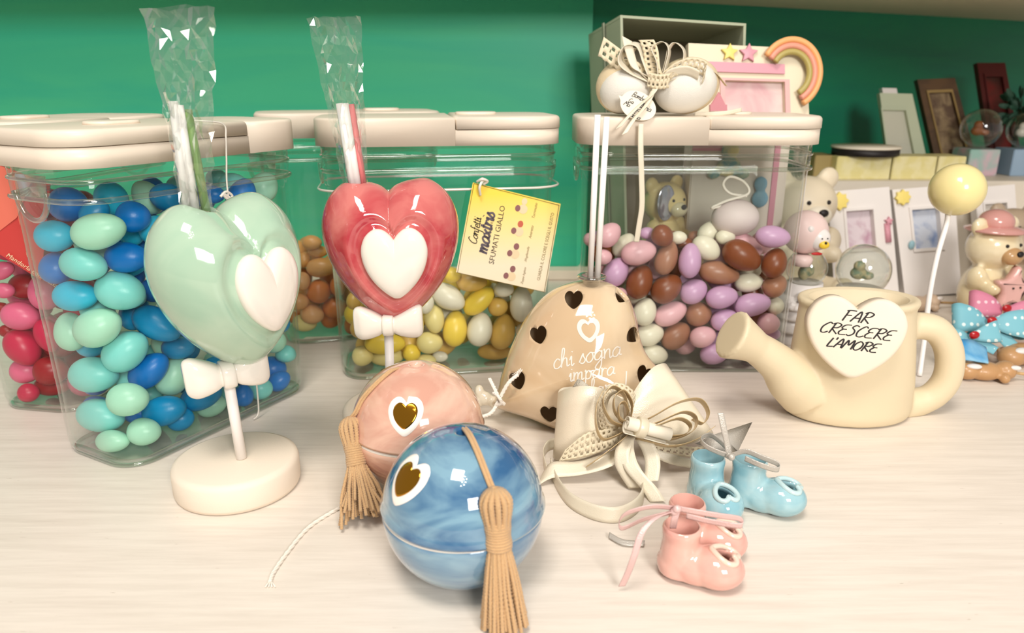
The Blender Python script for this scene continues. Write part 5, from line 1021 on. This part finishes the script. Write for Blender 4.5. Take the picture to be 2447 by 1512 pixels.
# foreground right: polka-dot bows, sleeping-bear picks
def dots(name, rgb, dot):
    m = mat(name, rgb, .6); nt = m.node_tree; b = nt.nodes['Principled BSDF']; tc = nt.nodes.new('ShaderNodeTexCoord'); v = nt.nodes.new('ShaderNodeTexVoronoi'); v.inputs['Scale'].default_value = 165; v.inputs['Randomness'].default_value = .12
    r = nt.nodes.new('ShaderNodeMath'); r.operation = 'LESS_THAN'; r.inputs[1].default_value = .26; mx = nt.nodes.new('ShaderNodeMix'); mx.data_type = 'RGBA'; mx.inputs[6].default_value = (*lin(rgb), 1); mx.inputs[7].default_value = (*lin(dot), 1)
    nt.links.new(tc.outputs['Object'], v.inputs[0]); nt.links.new(v.outputs['Distance'], r.inputs[0]); nt.links.new(r.outputs[0], mx.inputs[0]); nt.links.new(mx.outputs[2], b.inputs['Base Color']); return m
M_db, M_dp = dots('blue_polka_cloth', (124, 186, 200), (222, 236, 234)), dots('pink_polka_cloth', (216, 132, 158), (240, 206, 214)); M_red = mat('red_button', (176, 14, 24), .3, coat=.4)
def clothbow(label, c, w, h, m, yaw, z, rot=0):
    c = V(c); R = Matrix.Rotation(yaw, 3, 'Z') @ Matrix.Rotation(rot, 3, 'Y') @ Matrix.Rotation(-.5, 3, 'X'); t = thing('polka_dot_bow', label, 'fabric bow', (c.x, c.y, z), 'polka dot fabric bows by the bear picks')
    for s in (-1, 1):
        A = [c + R @ V((s * x, y, zz)) for x, y, zz in ((.1, 0, .25), (w * .4, -.5, h * .45), (w * .85, -.55, h * .62), (w, 0, h * .6), (w * .8, .5, h * .55), (.1, .2, .25))]
        Bq = [c + R @ V((s * x, y, zz)) for x, y, zz in ((.1, 0, -.25), (w * .4, -.5, -h * .4), (w * .85, -.55, -h * .5), (w * .96, 0, -h * .5), (w * .8, .5, -h * .45), (.1, .2, -.25))]
        mesh('bow_loop', ribbon(A, Bq, .05), m, t)
        A = [c + R @ V((s * x, y, zz)) for x, y, zz in ((.1, .1, -.1), (w * .5, -.1, -h * .35), (w * .8, -.2, -h * .75))]; Bq = [c + R @ V((s * x, y, zz)) for x, y, zz in ((.1, .1, -.5), (w * .35, -.1, -h * .8), (w * .55, -.2, -h * 1.05))]
        mesh('bow_tail', ribbon(A, Bq, .05), m, t)
    mesh('red_button', ell(c + R @ V((0, -.55, .1)), (.42, .2, .34)), M_red, t)
clothbow('light blue polka dot bow with red apple button', (at(2362, 772, 60)), 3.0, 2.2, M_db, radians(-6), .1, .08)
clothbow('pink polka dot bow with red apple button behind the blue bow', (at(2398, 742, 64)), 3.0, 2.2, M_dp, radians(-10), .1, .12)
clothbow('second light blue polka dot bow, lower, behind the can handle', (at(2318, 806, 57.5)), 2.6, 1.6, M_db, radians(10), .1, -.1)
A = pr([(2282, 812, 56.6), (2320, 812, 56.5), (2356, 830, 56.4)]); Bq = pr([(2290, 858, 54.8), (2325, 862, 54.6), (2362, 868, 54.4)])
for p in A + Bq: p.z = max(p.z, .25)
mesh('blue_paper_flap', ribbon(A, Bq, .1), mat('blue_card', (64, 148, 204), .5, mottle=(150, 200, 224), mscale=30), label='shiny blue paper flap right of the can handle', category='paper')
def pick(label, c, s, yaw, m):
    c = V(c); c.z = 0; cc, sn = cos(yaw), sin(yaw); T3 = lambda v: c + V((cc * v[0] - sn * v[1], sn * v[0] + cc * v[1], v[2])) * s; tr = lambda vf: ([T3(v) for v in vf[0]], vf[1])
    t = thing('bear_pick', label, 'bear pick', c, 'tan bear picks lying in a heap'); b = blend([ell((0, 0, .75), (1.5, 1.1, .8)), ell((1.75, .1, .85), (.85, .95, .8)), ell((1.3, -1.0, .5), (.42, .42, .42)), ell((-1.4, -.3, .8), (1.0, .9, .75)), ell((-.4, 1.1, .5), (.6, .5, .45))], .12, 4)
    b = ([(x, y, max(z, 0)) for x, y, z in b[0]], b[1]); mesh('bear_body', tr(b), m, t); mesh('white_paw', tr(ell((-1.1, -.75, 1.35), (.6, .35, .22))), M_fw, t); mesh('white_paw', tr(ell((2.2, -.5, 1.3), (.45, .25, .2))), M_fw, t); mesh('stick', tr(tube([(-1.5, .8, .9), (6.5, -.8, .5)], .13, 8, sm=False)), mat('bare_wood_stick', (206, 168, 118), .6), t)
M_bt = mat('tan_bear', (190, 146, 100), .4, coat=.2)
pick('tan bear pick in front, nearest the can handle, white paws', gr(2345, 905), .95, radians(-8), M_bt); pick('tan bear pick cut off by right edge', gr(2440, 868), 1.15, radians(15), M_bt)
pick('small pale bear pick lying behind the can handle', gr(2190, 742), 1.0, radians(15), mat('pale_bear', (196, 172, 148), .4)); pick('tan bear pick glimpsed beside the can handle', gr(2300, 850), .8, radians(60), M_bt)
